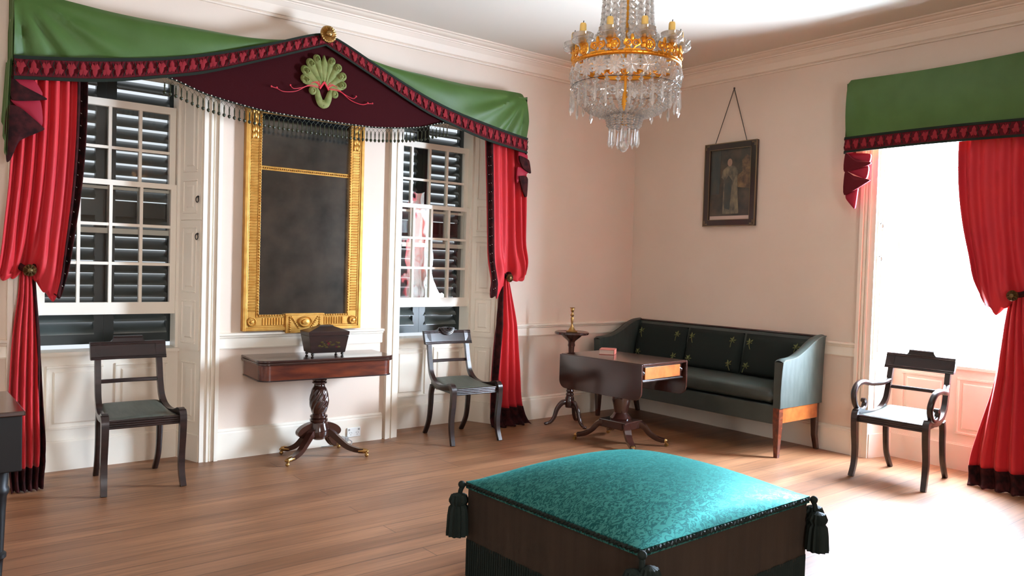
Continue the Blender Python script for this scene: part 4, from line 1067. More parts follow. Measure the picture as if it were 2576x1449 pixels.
for k in range(3):
    a = 2 * PI * k / 3 + math.radians(-100); D = V((math.cos(a), math.sin(a), 0)); sd = V((-D.y, D.x, 0)); b = B()
    path = [D * p.x + V((0, 0, p.z)) for p in spline([(0.02, 0, 0.215), (0.07, 0, 0.205), (0.115, 0, 0.150), (0.140, 0, 0.075), (0.175, 0, 0.028), (0.225, 0, 0.014)], 6)]
    m = len(path); b.sweep(path, sd, lambda i: rrect(0.036 - 0.012 * i / m, 0.052 - 0.028 * i / m, 0.008)); e = path[-1]; b.ball(e - D * 0.012 + V((0, 0, 0.002)), 0.019, 10, 6, (1.3, 1, 0.8)); b.build('leg', 'mahog', st, smooth=60)
cs_ = thing('candlestick', 'slender brass candlestick on the small round stand', 'candlestick', (SX, SY, 0.8585))
b = B(); b.lathe([(0, 0), (0.052, 0), (0.054, 0.005), (0.050, 0.010), (0.034, 0.016), (0.026, 0.028), (0.016, 0.044), (0.010, 0.058), (0.008, 0.072), (0.010, 0.080), (0.013, 0.110), (0.015, 0.128), (0.009, 0.138), (0.017, 0.150), (0.017, 0.158), (0.009, 0.168),
                       (0.008, 0.178), (0.014, 0.186), (0.017, 0.205), (0.016, 0.214), (0.024, 0.219), (0.025, 0.223), (0.012, 0.223), (0.011, 0.200), (0, 0.200)], 24); b.build('turned_stem', 'brass', cs_)

# ================================================================== CARD TABLE AND TEA CADDY
TA = math.radians(-4.0)
ct = thing('card_table', 'fold-over mahogany card table on twisted pedestal under the gilt mirror', 'table', (-3.605, -0.262, 0), TA)
def rounded(hx, hy, r, z, n=6):
    pts = []
    for cx, cy, a0 in ((hx - r, hy - 0.004, 0), (-hx + r, hy - 0.004, 0)): pass
    pts += [(hx, hy), (-hx, hy)]
    pts += [(-hx + r - r * math.cos(a), -hy + r - r * math.sin(a)) for a in [PI / 2 * i / n for i in range(n + 1)]]
    pts += [(hx - r + r * math.sin(a), -hy + r - r * math.cos(a)) for a in [PI / 2 * i / n for i in range(n + 1)]]
    return [V((x, y, z)) for x, y in pts]
for z0, z1, nm in ((0.712, 0.729, 'lower_leaf'), (0.7305, 0.748, 'folding_leaf')):
    b = B(); b.poly(rounded(0.512, 0.215, 0.08, z0), (0, 0, z1 - z0)); b.build(nm, 'mahog', ct, smooth=30, bevel=0.004)
b = B(); b.poly(rounded(0.496, 0.20, 0.075, 0.604), (0, 0, 0.108)); b.build('apron', 'mahog_x', ct, smooth=30)
b = B(); b.poly(rounded(0.501, 0.205, 0.077, 0.600), (0, 0, 0.008)); b.build('apron_bead', 'ebony', ct, smooth=30)
b = B()
def twist(p, a, r, z):
    if 0.318 < z < 0.505:
        k = math.sin((z - 0.318) / 0.187 * PI) ** 0.5; q = 1 + 0.075 * k * math.cos(11 * (a - (z - 0.318) * 9.0)); return V((p.x * q, p.y * q, z))
    return p
prof = [(0.055, 0.604), (0.052, 0.585), (0.046, 0.575), (0.054, 0.570), (0.054, 0.562), (0.042, 0.556), (0.054, 0.550), (0.054, 0.542), (0.040, 0.535), (0.040, 0.520), (0.050, 0.505)]
prof += [(0.0 + interp([(0, .052), (.25, .062), (.5, .068), (.75, .063), (1, .050)], k / 24), 0.505 - 0.187 * k / 24) for k in range(1, 25)]
prof += [(0.046, 0.312), (0.064, 0.302), (0.064, 0.290), (0.052, 0.284), (0.066, 0.276), (0.066, 0.262), (0.058, 0.255), (0.066, 0.246), (0.066, 0.14), (0.04, 0.125), (0, 0.125)]
b.lathe(prof, 72, fn=twist); b.build('twisted_pedestal', 'mahog', ct, smooth=50)
b = B()
for sg in (-1, 1):   # two lobed ears of the platform
    b.poly([(sg * (0.05 + 0.115 * math.sin(a)) , -0.03, 0.198 + 0.056 * math.cos(a) - 0.018 * math.sin(a)) for a in [PI * i / 14 for i in range(15)]], (0, 0.06, 0))
b.lathe([(0.0, 0.15), (0.075, 0.15), (0.082, 0.165), (0.080, 0.20), (0.062, 0.25), (0, 0.25)], 28)
b.build('lobed_platform', 'mahog', ct, smooth=40)
for sx, sy in ((-1, -1), (1, -1), (-1, 1), (1, 1)):
    D = V((sx * 0.33, sy * 0.225, 0)).normalized(); ln = 0.335 if sy < 0 else 0.245; sd = V((-D.y, D.x, 0)); b = B()
    path = [D * (0.03 + (ln - 0.03) * p.x) + V((0, 0, p.z)) for p in spline([(0, 0, 0.185), (0.18, 0, 0.178), (0.38, 0, 0.128), (0.60, 0, 0.076), (0.82, 0, 0.052), (1.0, 0, 0.046)], 6)]
    m = len(path); b.sweep(path, sd, lambda i: [(a, -c) for a, c in reed(0.050 - 0.016 * i / m, 0.052 - 0.022 * i / m, 2, 0.004)]); lg = b.build('leg', 'mahog', ct, smooth=50)
    b = B(); e = path[-1]; b.tube([e - D * 0.035, e + D * 0.006, e + D * 0.030], [0.020, 0.020, 0.013], 10)
    for q in (-1, 0, 1): b.ball(e + D * 0.030 + sd * 0.011 * q + V((0, 0, -0.004)), 0.010, 8, 5)
    b.tube([e + D * 0.014 + V((0, 0, -0.006)), e + D * 0.026 + V((0, 0, -0.028))], 0.008, 8)
    b.ball(e + D * 0.026 + V((0, 0, -0.0305)), 0.0153, 12, 8, (1, 1, 1)); b.build('claw_castor', 'brass', lg)
tc = thing('tea_caddy', 'dark sarcophagus tea caddy with painted flowers standing on the card table', 'box', (-3.568, -0.255, 0.748), TA)
b = B()
def ring_(hx, hy, z): return [V((-hx, -hy, z)), V((hx, -hy, z)), V((hx, hy, z)), V((-hx, hy, z))]
R_ = [ring_(0.130, 0.074, 0.022), ring_(0.132, 0.076, 0.030), ring_(0.152, 0.090, 0.148)]
vs = [p for r in R_ for p in r]; b.add(vs, [(0, 3, 2, 1), (8, 9, 10, 11)] + [(i * 4 + j, i * 4 + (j + 1) % 4, i * 4 + 4 + (j + 1) % 4, i * 4 + 4 + j) for i in range(2) for j in range(4)]); b.build('body', 'ebony', tc, smooth=0, bevel=0.002)
b = B(); R_ = [ring_(0.153, 0.091, 0.150), ring_(0.156, 0.094, 0.176), ring_(0.152, 0.090, 0.180), ring_(0.055, 0.030, 0.214), ring_(0.050, 0.026, 0.222)]
vs = [p for r in R_ for p in r]; b.add(vs, [(0, 3, 2, 1), (16, 17, 18, 19)] + [(i * 4 + j, i * 4 + (j + 1) % 4, i * 4 + 4 + (j + 1) % 4, i * 4 + 4 + j) for i in range(4) for j in range(4)]); b.build('lid', 'ebony', tc, smooth=0)
ft = None
for sx in (-1, 1):
    for sy in (-1, 1):
        if ft is None: q = B(); q.ball((0, 0, 0.012), 0.012, 12, 8); ft = q.build('ball_foot', 'steel', tc, (sx * 0.114, sy * 0.060, 0))
        else: copy_part(ft, tc, (sx * 0.114, sy * 0.060, 0))
b = B(); random.seed(3)
for k in range(26):
    x = random.gauss(0, 0.038); z = 0.088 + random.gauss(0, 0.012); b.k = 0 if random.random() < 0.72 else 1
    y = -(0.074 + 0.018 * (z - 0.03) / 0.116) - 0.001; b.ball((x, y, z), random.uniform(0.004, 0.009), 7, 4, (1.5, 0.14, 0.8))
b.build('painted_flowers', ['caddyflower', 'caddyrose'], tc)

# ================================================================== GILT PIER MIRROR
def mirror():
    x0, x1, z0, z1 = -4.108, -3.168, 0.918, 2.62; dB = 0.004; xc = (x0 + x1) / 2
    t = thing('pier_mirror', 'tall gilt-framed mirror with ribbed frame on the wall between the two windows', 'mirror', (xc, 0, z0))
    def P(x, d, z): return V((x - xc, -d * 0.68, z - z0))
    FW = 0.118
    def bar(b, a0, a1, c0, c1, d0, d1): b.box(P((a0 + a1) / 2, (d0 + d1) / 2, (c0 + c1) / 2), (abs(a1 - a0), abs(d1 - d0) * 0.68, abs(c1 - c0)))
    b = B()
    for e0, e1, d in ((0.0, 0.024, 0.075), (0.024, 0.036, 0.066), (0.036, 0.098, 0.058), (0.098, FW, 0.064)):
        bar(b, x0 + e0, x0 + e1, z0 + e0, z1 - e0, dB, d); bar(b, x1 - e1, x1 - e0, z0 + e0, z1 - e0, dB, d)
        bar(b, x0 + e1, x1 - e1, z0 + e0, z0 + e1, dB, d); bar(b, x0 + e1, x1 - e1, z1 - e1, z1 - e0, dB, d)
    fo = b.build('gilt_frame', 'gilt', t, smooth=0, bevel=0.003)
    for xx in (x0 + 0.067, x1 - 0.067):
        b = B(); z = z0 + FW + 0.03
        while z < z1 - 0.28: b.tube([P(xx - 0.028, 0.058, z), P(xx + 0.028, 0.058, z)], 0.0075, 6); z += 0.021
        b.build('reeded_band', 'gilt', t)
    for sg in (-1, 1):
        b = B(); q = 0.168
        while q < (x1 - x0) / 2 - FW - 0.03: b.tube([P(xc + sg * q, 0.058, z0 + 0.042), P(xc + sg * q, 0.058, z0 + 0.094)], 0.0075, 6); q += 0.021
        b.build('reeded_band', 'gilt', t)
    b = B()
    for i in range(74):
        zz = z0 + FW + 0.006 + i * 0.0205
        if zz > z1 - FW: break
        for xx in (x0 + FW - 0.006, x1 - FW + 0.006): b.ball(P(xx, 0.066, zz), 0.0078, 6, 4)
    for i in range(36):
        xx = x0 + FW + 0.004 + i * 0.0202
        if abs(xx - xc) > 0.15: b.ball(P(xx, 0.066, z0 + FW - 0.006), 0.0078, 6, 4)
    b.build('bead_moulding', 'gilt', t)
    for i, xx in enumerate((x0 + 0.067, x1 - 0.067)):
        b = B()
        b.lathe([(0.0, 0), (0.034, 0), (0.034, 0.014), (0.028, 0.018), (0.024, 0.012), (0.012, 0.012), (0.010, 0.020), (0, 0.022)], 28, P(xx, 0.056, z0 + 0.067), M_=Matrix.Rotation(PI / 2, 3, 'X'))
        for k in range(6): b.ball(P(xx + 0.017 * math.cos(k * PI / 3), 0.070, z0 + 0.067 + 0.017 * math.sin(k * PI / 3)), 0.006, 6, 4)
        b.build('corner_rosette', 'gilt', t)
    # leaf clasps near the top of each upright
    for xx in (x0 + 0.067, x1 - 0.067):
        b = B()
        for k in range(5):
            for q in (-1, 0, 1): b.ball(P(xx + q * 0.016, 0.062, z1 - 0.29 + 0.045 * k + 0.01 * (q == 0)), 0.022, 8, 5, (0.55, 0.5, 1.3))
        b.build('acanthus_clasp', 'gilt', t)
    # central bottom tablet with oval boss and husk swags
    b = B(); bar(b, xc - 0.150, xc + 0.150, z0 - 0.022, z0 + FW + 0.006, dB, 0.082); bar(b, xc - 0.156, xc + 0.156, z0 + FW - 0.006, z0 + FW + 0.008, dB, 0.088); tb = b.build('tablet', 'gilt', t, smooth=0, bevel=0.003)
    b = B(); b.lathe([(0, 0), (0.048, 0), (0.048, 0.012), (0.042, 0.018), (0.034, 0.010), (0.026, 0.010), (0.022, 0.022), (0, 0.026)], 32, P(xc, 0.081, z0 + 0.062), fn=lambda p, a, r, z: V((p.x * 1.15, p.y * 0.86, z)), M_=Matrix.Rotation(PI / 2, 3, 'X')); b.build('oval_boss', 'gilt', tb)
    b = B()
    for sg in (-1, 1):
        for k in range(7): b.ball(P(xc + sg * 0.118, 0.083, z0 + 0.096 - 0.017 * k), 0.009, 6, 4)
        for k in range(7): b.ball(P(xc + sg * (0.105 - 0.009 * k), 0.083, z0 + 0.098 - 0.013 * k), 0.009, 6, 4)
    b.build('husk_swags', 'gilt', tb)
    # two glass plates and the bar between
    zb = 2.108
    for c0, c1 in ((z0 + FW - 0.004, zb - 0.010), (zb + 0.010, z1 - FW + 0.004)):
        b = B(); bar(b, x0 + FW - 0.004, x1 - FW + 0.004, c0, c1, 0.030, 0.034); b.build('mirror_plate', 'mirror', t, smooth=0)
    b = B(); b.tube([P(x0 + FW, 0.040, zb - 0.010), P(x1 - FW, 0.040, zb - 0.010)], 0.006, 6); b.tube([P(x0 + FW, 0.040, zb + 0.010), P(x1 - FW, 0.040, zb + 0.010)], 0.006, 6)
    for i in range(44): b.ball(P(x0 + FW + 0.01 + i * (x1 - x0 - 2 * FW - 0.02) / 43, 0.041, zb), 0.0062, 6, 4)
    b.build('dividing_bar', 'gilt', t)
mirror()

# ================================================================== PICTURE
def picture():
    y0, y1, z0, z1 = -0.920, -1.490, 1.872, 2.645; yc = (y0 + y1) / 2
    t = thing('framed_picture', 'black-framed dark portrait print hanging by a cord above the sofa', 'picture', (0, yc, z0))
    w = abs(y1 - y0); h = z1 - z0
    def P(a, d, z): return V((-d, -a, z))      # a: rightwards as seen
    fw = 0.062
    b = B()
    for a0, a1, c0, c1 in ((-w / 2, -w / 2 + fw, 0, h), (w / 2 - fw, w / 2, 0, h), (-w / 2 + fw, w / 2 - fw, 0, fw), (-w / 2 + fw, w / 2 - fw, h - fw, h)):
        b.box(P((a0 + a1) / 2, 0.021, (c0 + c1) / 2), (0.034, a1 - a0, c1 - c0))
    b.build('frame', 'blackframe', t, smooth=0, bevel=0.004)
    b = B()
    for a0, a1, c0, c1 in ((-w / 2, -w / 2 + .007, 0, h), (w / 2 - .007, w / 2, 0, h), (-w / 2, w / 2, 0, .007), (-w / 2, w / 2, h - .007, h)): b.box(P((a0 + a1) / 2, 0.036, (c0 + c1) / 2), (0.008, a1 - a0, c1 - c0))
    g = fw - 0.004
    for a0, a1, c0, c1 in ((-w / 2 + g, -w / 2 + g + .004, g, h - g), (w / 2 - g - .004, w / 2 - g, g, h - g), (-w / 2 + g, w / 2 - g, g, g + .004), (-w / 2 + g, w / 2 - g, h - g - .004, h - g)): b.box(P((a0 + a1) / 2, 0.036, (c0 + c1) / 2), (0.006, a1 - a0, c1 - c0))
    for sa in (-1, 1):
        for c in (0, 1):
            for k in range(3):
                b.ball(P(sa * (w / 2 - 0.020 - 0.014 * k), 0.038, (0.020 if c == 0 else h - 0.020)), 0.007, 6, 4); b.ball(P(sa * (w / 2 - 0.020), 0.038, (0.020 + 0.014 * k if c == 0 else h - 0.020 - 0.014 * k)), 0.007, 6, 4)
    b.build('gilt_lines', 'frameline', t, smooth=0)
    b = B(); b.box(P(0, 0.012, h / 2), (0.010, w - 2 * fw + 0.01, h - 2 * fw + 0.01)); pr = b.build('print', 'canvas', t, smooth=0)
    b = B(); b.box(P(0, 0.018, fw + 0.018), (0.002, w - 2 * fw - 0.01, 0.032)); b.build('caption_margin', 'paper', pr, smooth=0)
    def patch(nm, m, pts, d):
        b = B(); b.poly([P(a, d, z) for a, z in pts], (-0.0012, 0, 0)); b.build(nm, m, pr, smooth=0)
    hz = 0.10
    patch('painted_sky', 'paintred', [(0.06, 0.36), (0.215, 0.34), (0.215, 0.62), (0.17, 0.65), (0.12, 0.60), (0.13, 0.50), (0.07, 0.46)], 0.0175)
    patch('painted_column', 'paintblue', [(-0.215, 0.30), (-0.12, 0.30), (-0.11, 0.70), (-0.215, 0.70)], 0.0175)
    patch('painted_figure', 'robe', [(-0.075, 0.115), (0.10, 0.115), (0.085, 0.30), (0.075, 0.46), (0.085, 0.50), (0.055, 0.545), (0.02, 0.560), (-0.035, 0.555), (-0.085, 0.520), (-0.10, 0.455), (-0.07, 0.43), (-0.075, 0.30)], 0.0187)
    patch('painted_sash', 'paintblue', [(-0.06, 0.17), (0.0, 0.15), (0.02, 0.42), (-0.02, 0.47), (-0.06, 0.42)], 0.0199)
    patch('painted_head', 'skin', [(-0.030 + 0.026 * math.cos(a) + 0.02, 0.588 + 0.036 * math.sin(a)) for a in [2 * PI * i / 14 for i in range(14)]], 0.0199)
    b = B()
    for a in (-0.172, 0.172): b.tube([P(a, 0.030, h - 0.004), P(0.0, 0.010, 3.140 - z0)], 0.0035, 6)
    b.ball(P(0, 0.010, 3.142 - z0), 0.009, 8, 5); b.tube([P(0, -0.01, 3.142 - z0), P(0, 0.01, 3.142 - z0)], 0.003, 6)
    b.build('hanging_cord', 'steel', t)
picture()

# ================================================================== WALL SOCKET, PLUG
ot = thing('wall_socket', 'white double wall socket on the skirting beside the card table', 'socket', (-3.196, -0.025, 0.088))
b = B(); b.box((0, -0.005, 0), (0.118, 0.012, 0.074)); b.build('plate', 'plastic', ot, smooth=0, bevel=0.003)
b = B()
for xx in (-0.028, 0.028):
    for dx, dz, a in ((-0.008, 0.004, 0.5), (0.008, 0.004, -0.5), (0, -0.012, 0)): b.box((xx + dx, -0.0115, dz - 0.006), (0.003, 0.002, 0.010), M_=Matrix.Rotation(a, 3, 'Y'))
    b.box((xx * 1.5, -0.0125, 0.022), (0.012, 0.004, 0.014))
b.build('pin_slots', 'greyplastic', ot, smooth=0)
pl = thing('power_plug', 'grey power plug with cord on the floor by the white wall socket', 'plug', (-3.315, -0.055, 0.0))
b = B(); b.box((0, 0, 0.045), (0.05, 0.045, 0.05)); b.box((0.042, 0.0, 0.045), (0.034, 0.035, 0.038)); b.build('plug_body', 'greyplastic', pl, smooth=0, bevel=0.006)
b = B(); b.tube(spline([(0.06, 0, 0.04), (0.085, -0.01, 0.025), (0.075, -0.02, 0.006), (0.02, -0.02, 0.005), (-0.06, 0.0, 0.005), (-0.16, 0.015, 0.005)], 8), 0.004, 6); b.tube([(-0.01, 0, 0.024), (-0.01, 0, 0.001)], 0.016, 8); b.build('cord', 'greyplastic', pl)

# ================================================================== DARK CASE PIECE AT LEFT
dt = thing('side_table', 'near-black wooden side table on turned legs cut off at the left edge', 'table', (-6.292, -1.62, 0), math.radians(0))
b = B(); b.bx(-0.62, 0.615, -0.28, 0.28, 0.545, 0.775); b.build('case', 'darkcase', dt, smooth=0, bevel=0.004)
b = B(); b.bx(-0.63, 0.625, -0.29, 0.29, 0.775, 0.795); b.build('lid', 'mahog', dt, smooth=0, bevel=0.004)
lg = None
for sx in (-0.54, 0.535):
    for sy in (-0.22, 0.22):
        if lg is None:
            b = B(); b.lathe([(0.020, 0.0), (0.024, 0.03), (0.018, 0.06), (0.024, 0.16), (0.026, 0.175), (0.036, 0.185), (0.036, 0.200), (0.026, 0.21), (0.032, 0.38), (0.036, 0.44), (0.044, 0.455), (0.044, 0.47), (0.038, 0.48), (0.044, 0.547)], 20); lg = b.build('leg', 'darkcase', dt, (sx, sy, 0))
        else: copy_part(lg, dt, (sx, sy, 0))

# ================================================================== OTTOMAN
def ottoman():
    cx, cy = -3.430, -3.235; hx, hy = 0.575, 0.530; ZE = 0.445
    t = thing('ottoman', 'large square teal velvet ottoman with corner tassels in the middle of the floor', 'ottoman', (cx, cy, 0), math.radians(1.2))
    def top(u, v):
        x, y = u * 2 - 1, v * 2 - 1
        fx, fy = 1 - abs(x) ** 2.3, 1 - abs(y) ** 2.3
        q = (max(0, fx) * max(0, fy)) ** 0.72
        return V((x * hx, y * hy, ZE + 0.125 * q))
    b = B(); b.grid(top, 48, 48); b.grid(lambda u, v: V(((u * 2 - 1) * hx, (v * 2 - 1) * hy, ZE - 0.03)), 1, 1)
    for e in range(4):
        g = [lambda u: (u * 2 - 1, -1), lambda u: (u * 2 - 1, 1), lambda u: (-1, u * 2 - 1), lambda u: (1, u * 2 - 1)][e]
        b.grid(lambda u, v: V((g(u)[0] * hx, g(u)[1] * hy, ZE - 0.03 * v)), 48, 1)
    b.build('domed_top', 'teal', t, smooth=60)
    # sides: flat cloth with faint box pleats
    b = B(); s = 0.985
    def side(e):
        def f(u, v):
            g = [(u * 2 - 1, -1), (u * 2 - 1, 1), (-1, u * 2 - 1), (1, u * 2 - 1)][e]; w = 0.0025 * math.sin(u * 70) * (1 - v)
            return V((g[0] * (hx * s + (w if e > 1 else 0)), g[1] * (hy * s + (w if e < 2 else 0)), 0.165 + (ZE - 0.18) * v))
        return f
    for e in range(4): b.grid(side(e), 60, 6)
    b.add([(-hx * s, -hy * s, 0.165), (hx * s, -hy * s, 0.165), (hx * s, hy * s, 0.165), (-hx * s, hy * s, 0.165)], [(3, 2, 1, 0)])
    b.build('side_cloth', 'ottside', t, smooth=40)
    # bullion fringe skirt to the floor
    b = B()
    for e in range(4):
        def f(u, v):
            g = [(u * 2 - 1, -1), (u * 2 - 1, 1), (-1, u * 2 - 1), (1, u * 2 - 1)][e]; w = 0.004 * math.sin(u * 420)
            return V((g[0] * (hx * 0.99 + (w if e > 1 else 0)), g[1] * (hy * 0.99 + (w if e < 2 else 0)), 0.004 + 0.175 * v))
        b.grid(f, 260, 2)
    b.build('bullion_fringe', 'fringe', t, smooth=60)
    # twisted cord along the top edge
    b = B()
    for ph in (0, PI):
        path = []
        per = [(-hx, -hy), (hx, -hy), (hx, hy), (-hx, hy)]
        for e in range(4):
            a, c = V((*per[e], 0)), V((*per[(e + 1) % 4], 0)); d = (c - a).normalized(); nn = V((d.y, -d.x, 0)); m = 90
            for i in range(m):
                th = i / m * 2 * PI * 26 + ph; path.append(a + (c - a) * (i / m) + nn * (0.002 + 0.0055 * math.cos(th)) + V((0, 0, ZE - 0.012 + 0.0055 * math.sin(th))))
        b.tube(path, 0.0062, 5, True)
    b.build('twisted_cord', 'fringe', t)
    for sx in (-1, 1):
        for sy in (-1, 1):
            b = B(); o = V((sx * (hx + 0.008), sy * (hy + 0.008), ZE - 0.015)); D = V((sx, sy, 0)).normalized(); sd = V((-D.y, D.x, 0))
            b.tube(spline([o, o + D * 0.014 + V((0, 0, -0.03)), o + D * 0.016 + V((0, 0, -0.075))], 5), 0.011, 8); b.ball(o + D * 0.008, 0.018, 8, 6); b.ball(o + D * 0.020 + V((0, 0, -0.085)), 0.024, 10, 7)
            for q, dz, ex in ((-0.7, -0.075, 0.145), (0.7, -0.060, 0.165)):
                c = o + D * 0.020 + sd * 0.040 * q + V((0, 0, dz))
                def ten(p, a, r, z): k = 1 + 0.12 * math.sin(a * 12); return V((p.x * k, p.y * k, p.z))
                b.lathe([(0.0, 0.030), (0.030, 0.020), (0.040, -0.006), (0.030, -0.026), (0.040, -0.040), (0.045, -0.08), (0.047, -ex * 0.8), (0.049, -ex), (0.0, -ex + 0.01)], 36, c, fn=ten)
            b.build('corner_tassel', 'fringe', t, smooth=50)
ottoman()
# ================================================================== CHANDELIER
def chandelier():
    cx, cy = -3.500, -3.150
    t = thing('chandelier', 'gilt and crystal candle chandelier hanging from the ceiling', 'chandelier', (cx, cy, H))
    def Z(z): return z - H
    RR = 0.243
    b = B(); b.tube([(0, 0, Z(H) + 0.0), (0, 0, Z(2.22))], 0.0065, 10); b.tube([(0, 0, Z(2.25)), (0, 0, Z(2.20)), (0, 0, Z(2.13)), (0, 0, Z(2.10))], [0.010, 0.016, 0.009, 0.012], 12); b.build('rod', 'ormolu', t)
    b = B(); b.lathe([(0, 0), (0.11, 0), (0.105, -0.012), (0.06, -0.022), (0.03, -0.045), (0.0, -0.05)], 36); b.build('ceiling_rose', 'ormolu', t)
    b = B(); b.lathe([(RR - 0.010, Z(2.362)), (RR + 0.002, Z(2.360)), (RR + 0.005, Z(2.364)), (RR + 0.001, Z(2.368)), (RR + 0.001, Z(2.372)), (RR + 0.004, Z(2.376)), (RR, Z(2.379)), (RR - 0.010, Z(2.378)), (RR - 0.010, Z(2.362))], 72, cap=False)
    for k in range(5):
        a = 2 * PI * k / 5; b.tube([(0.005 * math.cos(a), 0.005 * math.sin(a), Z(2.37)), (RR * math.cos(a), RR * math.sin(a), Z(2.37))], 0.004, 6)
    for k in range(60):
        a = 2 * PI * k / 60; b.ball((RR * math.cos(a), RR * math.sin(a), Z(2.370)), 0.005, 6, 4, (0.8, 0.8, 1))
    b.build('gilt_ring', 'ormolu', t)
    # openwork gilt crests above the ring: alternate scroll lyres and roundels
    NC = 10
    first = {}
    for k in range(NC * 2):
        a = 2 * PI * (k + 0.5) / (NC * 2) + math.radians(4); kind = k % 2
        if kind not in first:
            b = B()
            if kind == 0:
                for sg in (-1, 1):
                    b.tube([(0, sg * (0.016 + 0.013 * math.cos(q)), 0.030 + 0.013 * math.sin(q)) for q in [2 * PI * i / 14 for i in range(14)]], 0.0038, 6, True)
                    b.tube(spline([(0, sg * 0.003, 0), (0, sg * 0.014, 0.014), (0, sg * 0.034, 0.026), (0, sg * 0.028, 0.046)], 5), 0.0038, 6); b.ball((0, sg * 0.016, 0.030), 0.007, 6, 4)
                b.ball((0, 0, 0.052), 0.011, 8, 6, (0.6, 0.8, 1.5)); b.bx(-0.002, 0.002, -0.036, 0.036, -0.002, 0.006)
            else:
                b.tube([(0, 0.023 * math.cos(q), 0.028 + 0.025 * math.sin(q)) for q in [2 * PI * i / 20 for i in range(20)]], 0.0042, 6, True)
                for q in range(6): b.ball((0, 0.011 * math.cos(q * PI / 3), 0.028 + 0.011 * math.sin(q * PI / 3)), 0.0078, 6, 4, (0.6, 1, 1))
                b.ball((0, 0, 0.028), 0.007, 6, 4); b.ball((0, 0, 0.062), 0.009, 6, 5, (0.6, 0.8, 1.4))
            o = b.build('gilt_crest', 'ormolu', t, (RR * math.cos(a), RR * math.sin(a), Z(2.377))); o.rotation_euler = (0, 0, a); first[kind] = o
        else: copy_part(first[kind], t, (RR * math.cos(a), RR * math.sin(a), Z(2.377)), (0, 0, a))
    # arms, glass pans and candles
    arm = pan = cand = None; RA = RR - 0.006
    AZ = math.atan2(-5.6486 - cy, -6.1271 - cx)       # direction from the chandelier to the viewer
    # clockwise from the left as seen: angles measured from the viewer side
    angs = [-54, -18, 18, 54, 90, 126, 162, 198, 234, 270]
    lab = {-54: 'leftmost of the four nearest candles on the chandelier ring', -18: 'second from left of the four nearest chandelier candles', 18: 'third from left of the four nearest chandelier candles', 54: 'rightmost of the four nearest candles on the chandelier ring'}
    for d in angs:
        a = AZ + math.radians(d); p = V((RA * math.cos(a), RA * math.sin(a), Z(2.390)))
        if arm is None:
            b = B(); b.lathe([(0.012, 0), (0.016, 0.012), (0.009, 0.022), (0.013, 0.034), (0.018, 0.040), (0.010, 0.048), (0.012, 0.066)], 14); arm = b.build('candle_socket', 'ormolu', t, p)
            b = B(); b.lathe([(0.013, 0.040), (0.030, 0.040), (0.046, 0.050), (0.050, 0.060), (0.048, 0.064), (0.040, 0.062), (0.046, 0.072), (0.048, 0.084), (0.045, 0.086), (0.034, 0.070), (0.022, 0.060), (0.013, 0.056)], 28); pan = b.build('glass_pan', 'bobeche', t, p)
        else: copy_part(arm, t, p); copy_part(pan, t, p)
        cl = lab.get(d, 'yellow wax candle on the far side of the chandelier, behind its crystals')
        ct_ = thing('candle', cl, 'candle', (cx + p.x, cy + p.y, 2.390 + 0.058), 0, 'yellow candles round the chandelier')
        if cand is None:
            b = B(); b.lathe([(0, 0), (0.0150, 0), (0.0145, 0.066), (0.012, 0.073), (0, 0.071)], 16); c1 = b.build('wax', 'candle', ct_)
            b = B(); b.tube([(0, 0, 0.069), (0.001, 0, 0.078), (0.003, 0, 0.085)], 0.0020, 5); c2 = b.build('wick', 'wick', ct_); cand = (c1, c2)
        else: copy_part(cand[0], ct_); copy_part(cand[1], ct_)
    # crystal rosettes under the ring
    rs = None; NR = 22
    for k in range(NR):
        a = 2 * PI * k / NR + AZ + 0.1; p = V(((RR + 0.004) * math.cos(a), (RR + 0.004) * math.sin(a), Z(2.318)))
        if rs is None:
            b = B(); Rm = Matrix.Rotation(PI / 2, 3, 'Y')
            def star(p_, an, r, z): q = 1 + 0.14 * math.cos(an * 12) * (r > 0.012); return V((p_.x * q, p_.y * q, p_.z))
            b.lathe([(0, -0.006), (0.024, -0.003), (0.038, 0.0), (0.024, 0.004), (0.009, 0.006), (0.006, 0.010), (0, 0.011)], 48, fn=star, M_=Rm); rs = b.build('crystal_rosette', 'crystal', t, p, smooth=12); rs.rotation_euler = (0, 0, a)
        else: copy_part(rs, t, p, (0, 0, a))
    # long prisms round the rim and on the lower crown
    dr = None
    def drop(p, a, s):
        nonlocal dr
        if dr is None:
            b = B(); b.ball((0, 0, -0.006), 0.006, 6, 4)
            b.lathe([(0.0, -0.012), (0.0035, -0.016), (0.0065, -0.062), (0.0085, -0.080), (0.0, -0.102)], 6); dr = b.build('prism_drop', 'crystal', t, p, smooth=10); dr.rotation_euler = (0, 0, a); dr.scale = (s, s, s)
        else: copy_part(dr, t, p, (0, 0, a), (s, s, s))
    for k in range(30):
        a = 2 * PI * k / 30; drop(V(((RR + 0.003) * math.cos(a), (RR + 0.003) * math.sin(a), Z(2.258 - (0.014 if k % 2 else 0)))), a, 1.0 if k % 2 else 0.92)
    for k in range(12):
        a = 2 * PI * k / 12 + .1; drop(V((0.066 * math.cos(a), 0.066 * math.sin(a), Z(2.092))), a, 0.92)
    # lower wire rings
    b = B()
    for r, z in ((0.243, 2.270), (0.070, 2.096), (0.078, 2.145)): b.tube([(r * math.cos(q), r * math.sin(q), Z(z)) for q in [2 * PI * i / 48 for i in range(48)]], 0.0014, 5, True)
    b.build('wire_rings', 'steel', t)
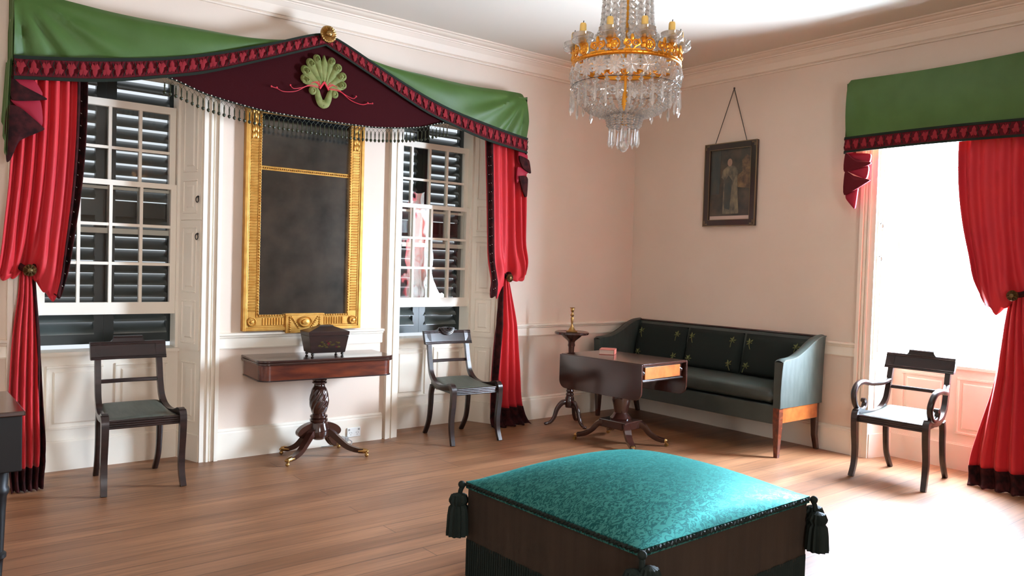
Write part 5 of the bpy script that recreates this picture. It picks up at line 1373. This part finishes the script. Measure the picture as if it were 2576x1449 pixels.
    # bowl of bead strands from the ring down to the lower crown
    def gem(b, c, r, ax=None):
        c = V(c); P = [c + V((0, 0, r)), c - V((0, 0, r))] + [c + V((r * math.cos(i * PI / 3), r * math.sin(i * PI / 3), 0)) for i in range(6)]
        b.add(P, [(0, 2 + i, 2 + (i + 1) % 6) for i in range(6)] + [(1, 2 + (i + 1) % 6, 2 + i) for i in range(6)])
    for k in range(30):
        a = 2 * PI * k / 30; b = B(); pts = spline([(0.240, 0, 2.275), (0.215, 0, 2.215), (0.165, 0, 2.168), (0.115, 0, 2.150), (0.078, 0, 2.145)], 3)
        for i, p in enumerate(pts): gem(b, (p.x * math.cos(a), p.x * math.sin(a), Z(p.z)), 0.0128 - 0.003 * i / len(pts))
        b.build('bead_strand', 'crystal', t, smooth=0)
    for k in range(16):
        a = 2 * PI * k / 16; b = B()
        for i in range(5): gem(b, ((0.080 - 0.010 * i / 4) * math.cos(a), (0.080 - 0.010 * i / 4) * math.sin(a), Z(2.145 - 0.0115 * i)), 0.0125)
        b.build('bead_strand', 'crystal', t, smooth=0)
    b = B()
    b.lathe([(0.0, Z(1.978)), (0.012, Z(1.984)), (0.024, Z(2.002)), (0.022, Z(2.024)), (0.010, Z(2.045)), (0.016, Z(2.075)), (0.010, Z(2.10))], 10, cap=False); b.build('glass_finial', 'crystal', t, smooth=10)
    # upper tent of flat cut beads from a small crown down to the ring
    NS = 18
    for k in range(NS):
        a = 2 * PI * k / NS + AZ + PI / NS; b = B(); pts = spline([(0.055, 0, 3.22), (0.085, 0, 3.05), (0.103, 0, 2.85), (0.112, 0, 2.65), (0.128, 0, 2.52), (0.205, 0, 2.412)], 10)
        acc = 0; last = None
        for p in pts:
            if last is not None: acc += (p - last).length
            if last is None or acc > 0.024:
                c = V((p.x * math.cos(a), p.x * math.sin(a), Z(p.z))); Rm = Matrix.Rotation(a, 3, 'Z') @ Matrix.Rotation(PI / 2, 3, 'Y')
                b.lathe([(0, -0.006), (0.012, -0.003), (0.0175, 0), (0.012, 0.003), (0, 0.006)], 8, c, M_=Rm, cap=False)
                gem(b, c + V((0, 0, -0.0115)), 0.006)
                acc = 0
            last = p
        b.build('bead_chain', 'crystal', t, smooth=10)
    b = B(); b.lathe([(0.050, Z(3.20)), (0.058, Z(3.20)), (0.062, Z(3.23)), (0.05, Z(3.25)), (0.02, Z(3.26)), (0.0, Z(3.26))], 32); b.build('gilt_crown', 'ormolu', t)
    # crossing inner chains
    for k in range(4):
        a = PI / 2 * k + AZ + 0.5; b = B()
        for i in range(26):
            z = 2.45 + i * 0.028; r = 0.045 * math.cos(i * 0.55); q = V((r * math.cos(a), r * math.sin(a), Z(z)))
            b.lathe([(0, -0.004), (0.010, -0.002), (0.0125, 0), (0.010, 0.002), (0, 0.004)], 10, q, M_=Matrix.Rotation(AZ, 3, 'Z') @ Matrix.Rotation(PI / 2, 3, 'Y'), cap=False)
        b.build('inner_chain', 'crystal', t, smooth=12)
chandelier()
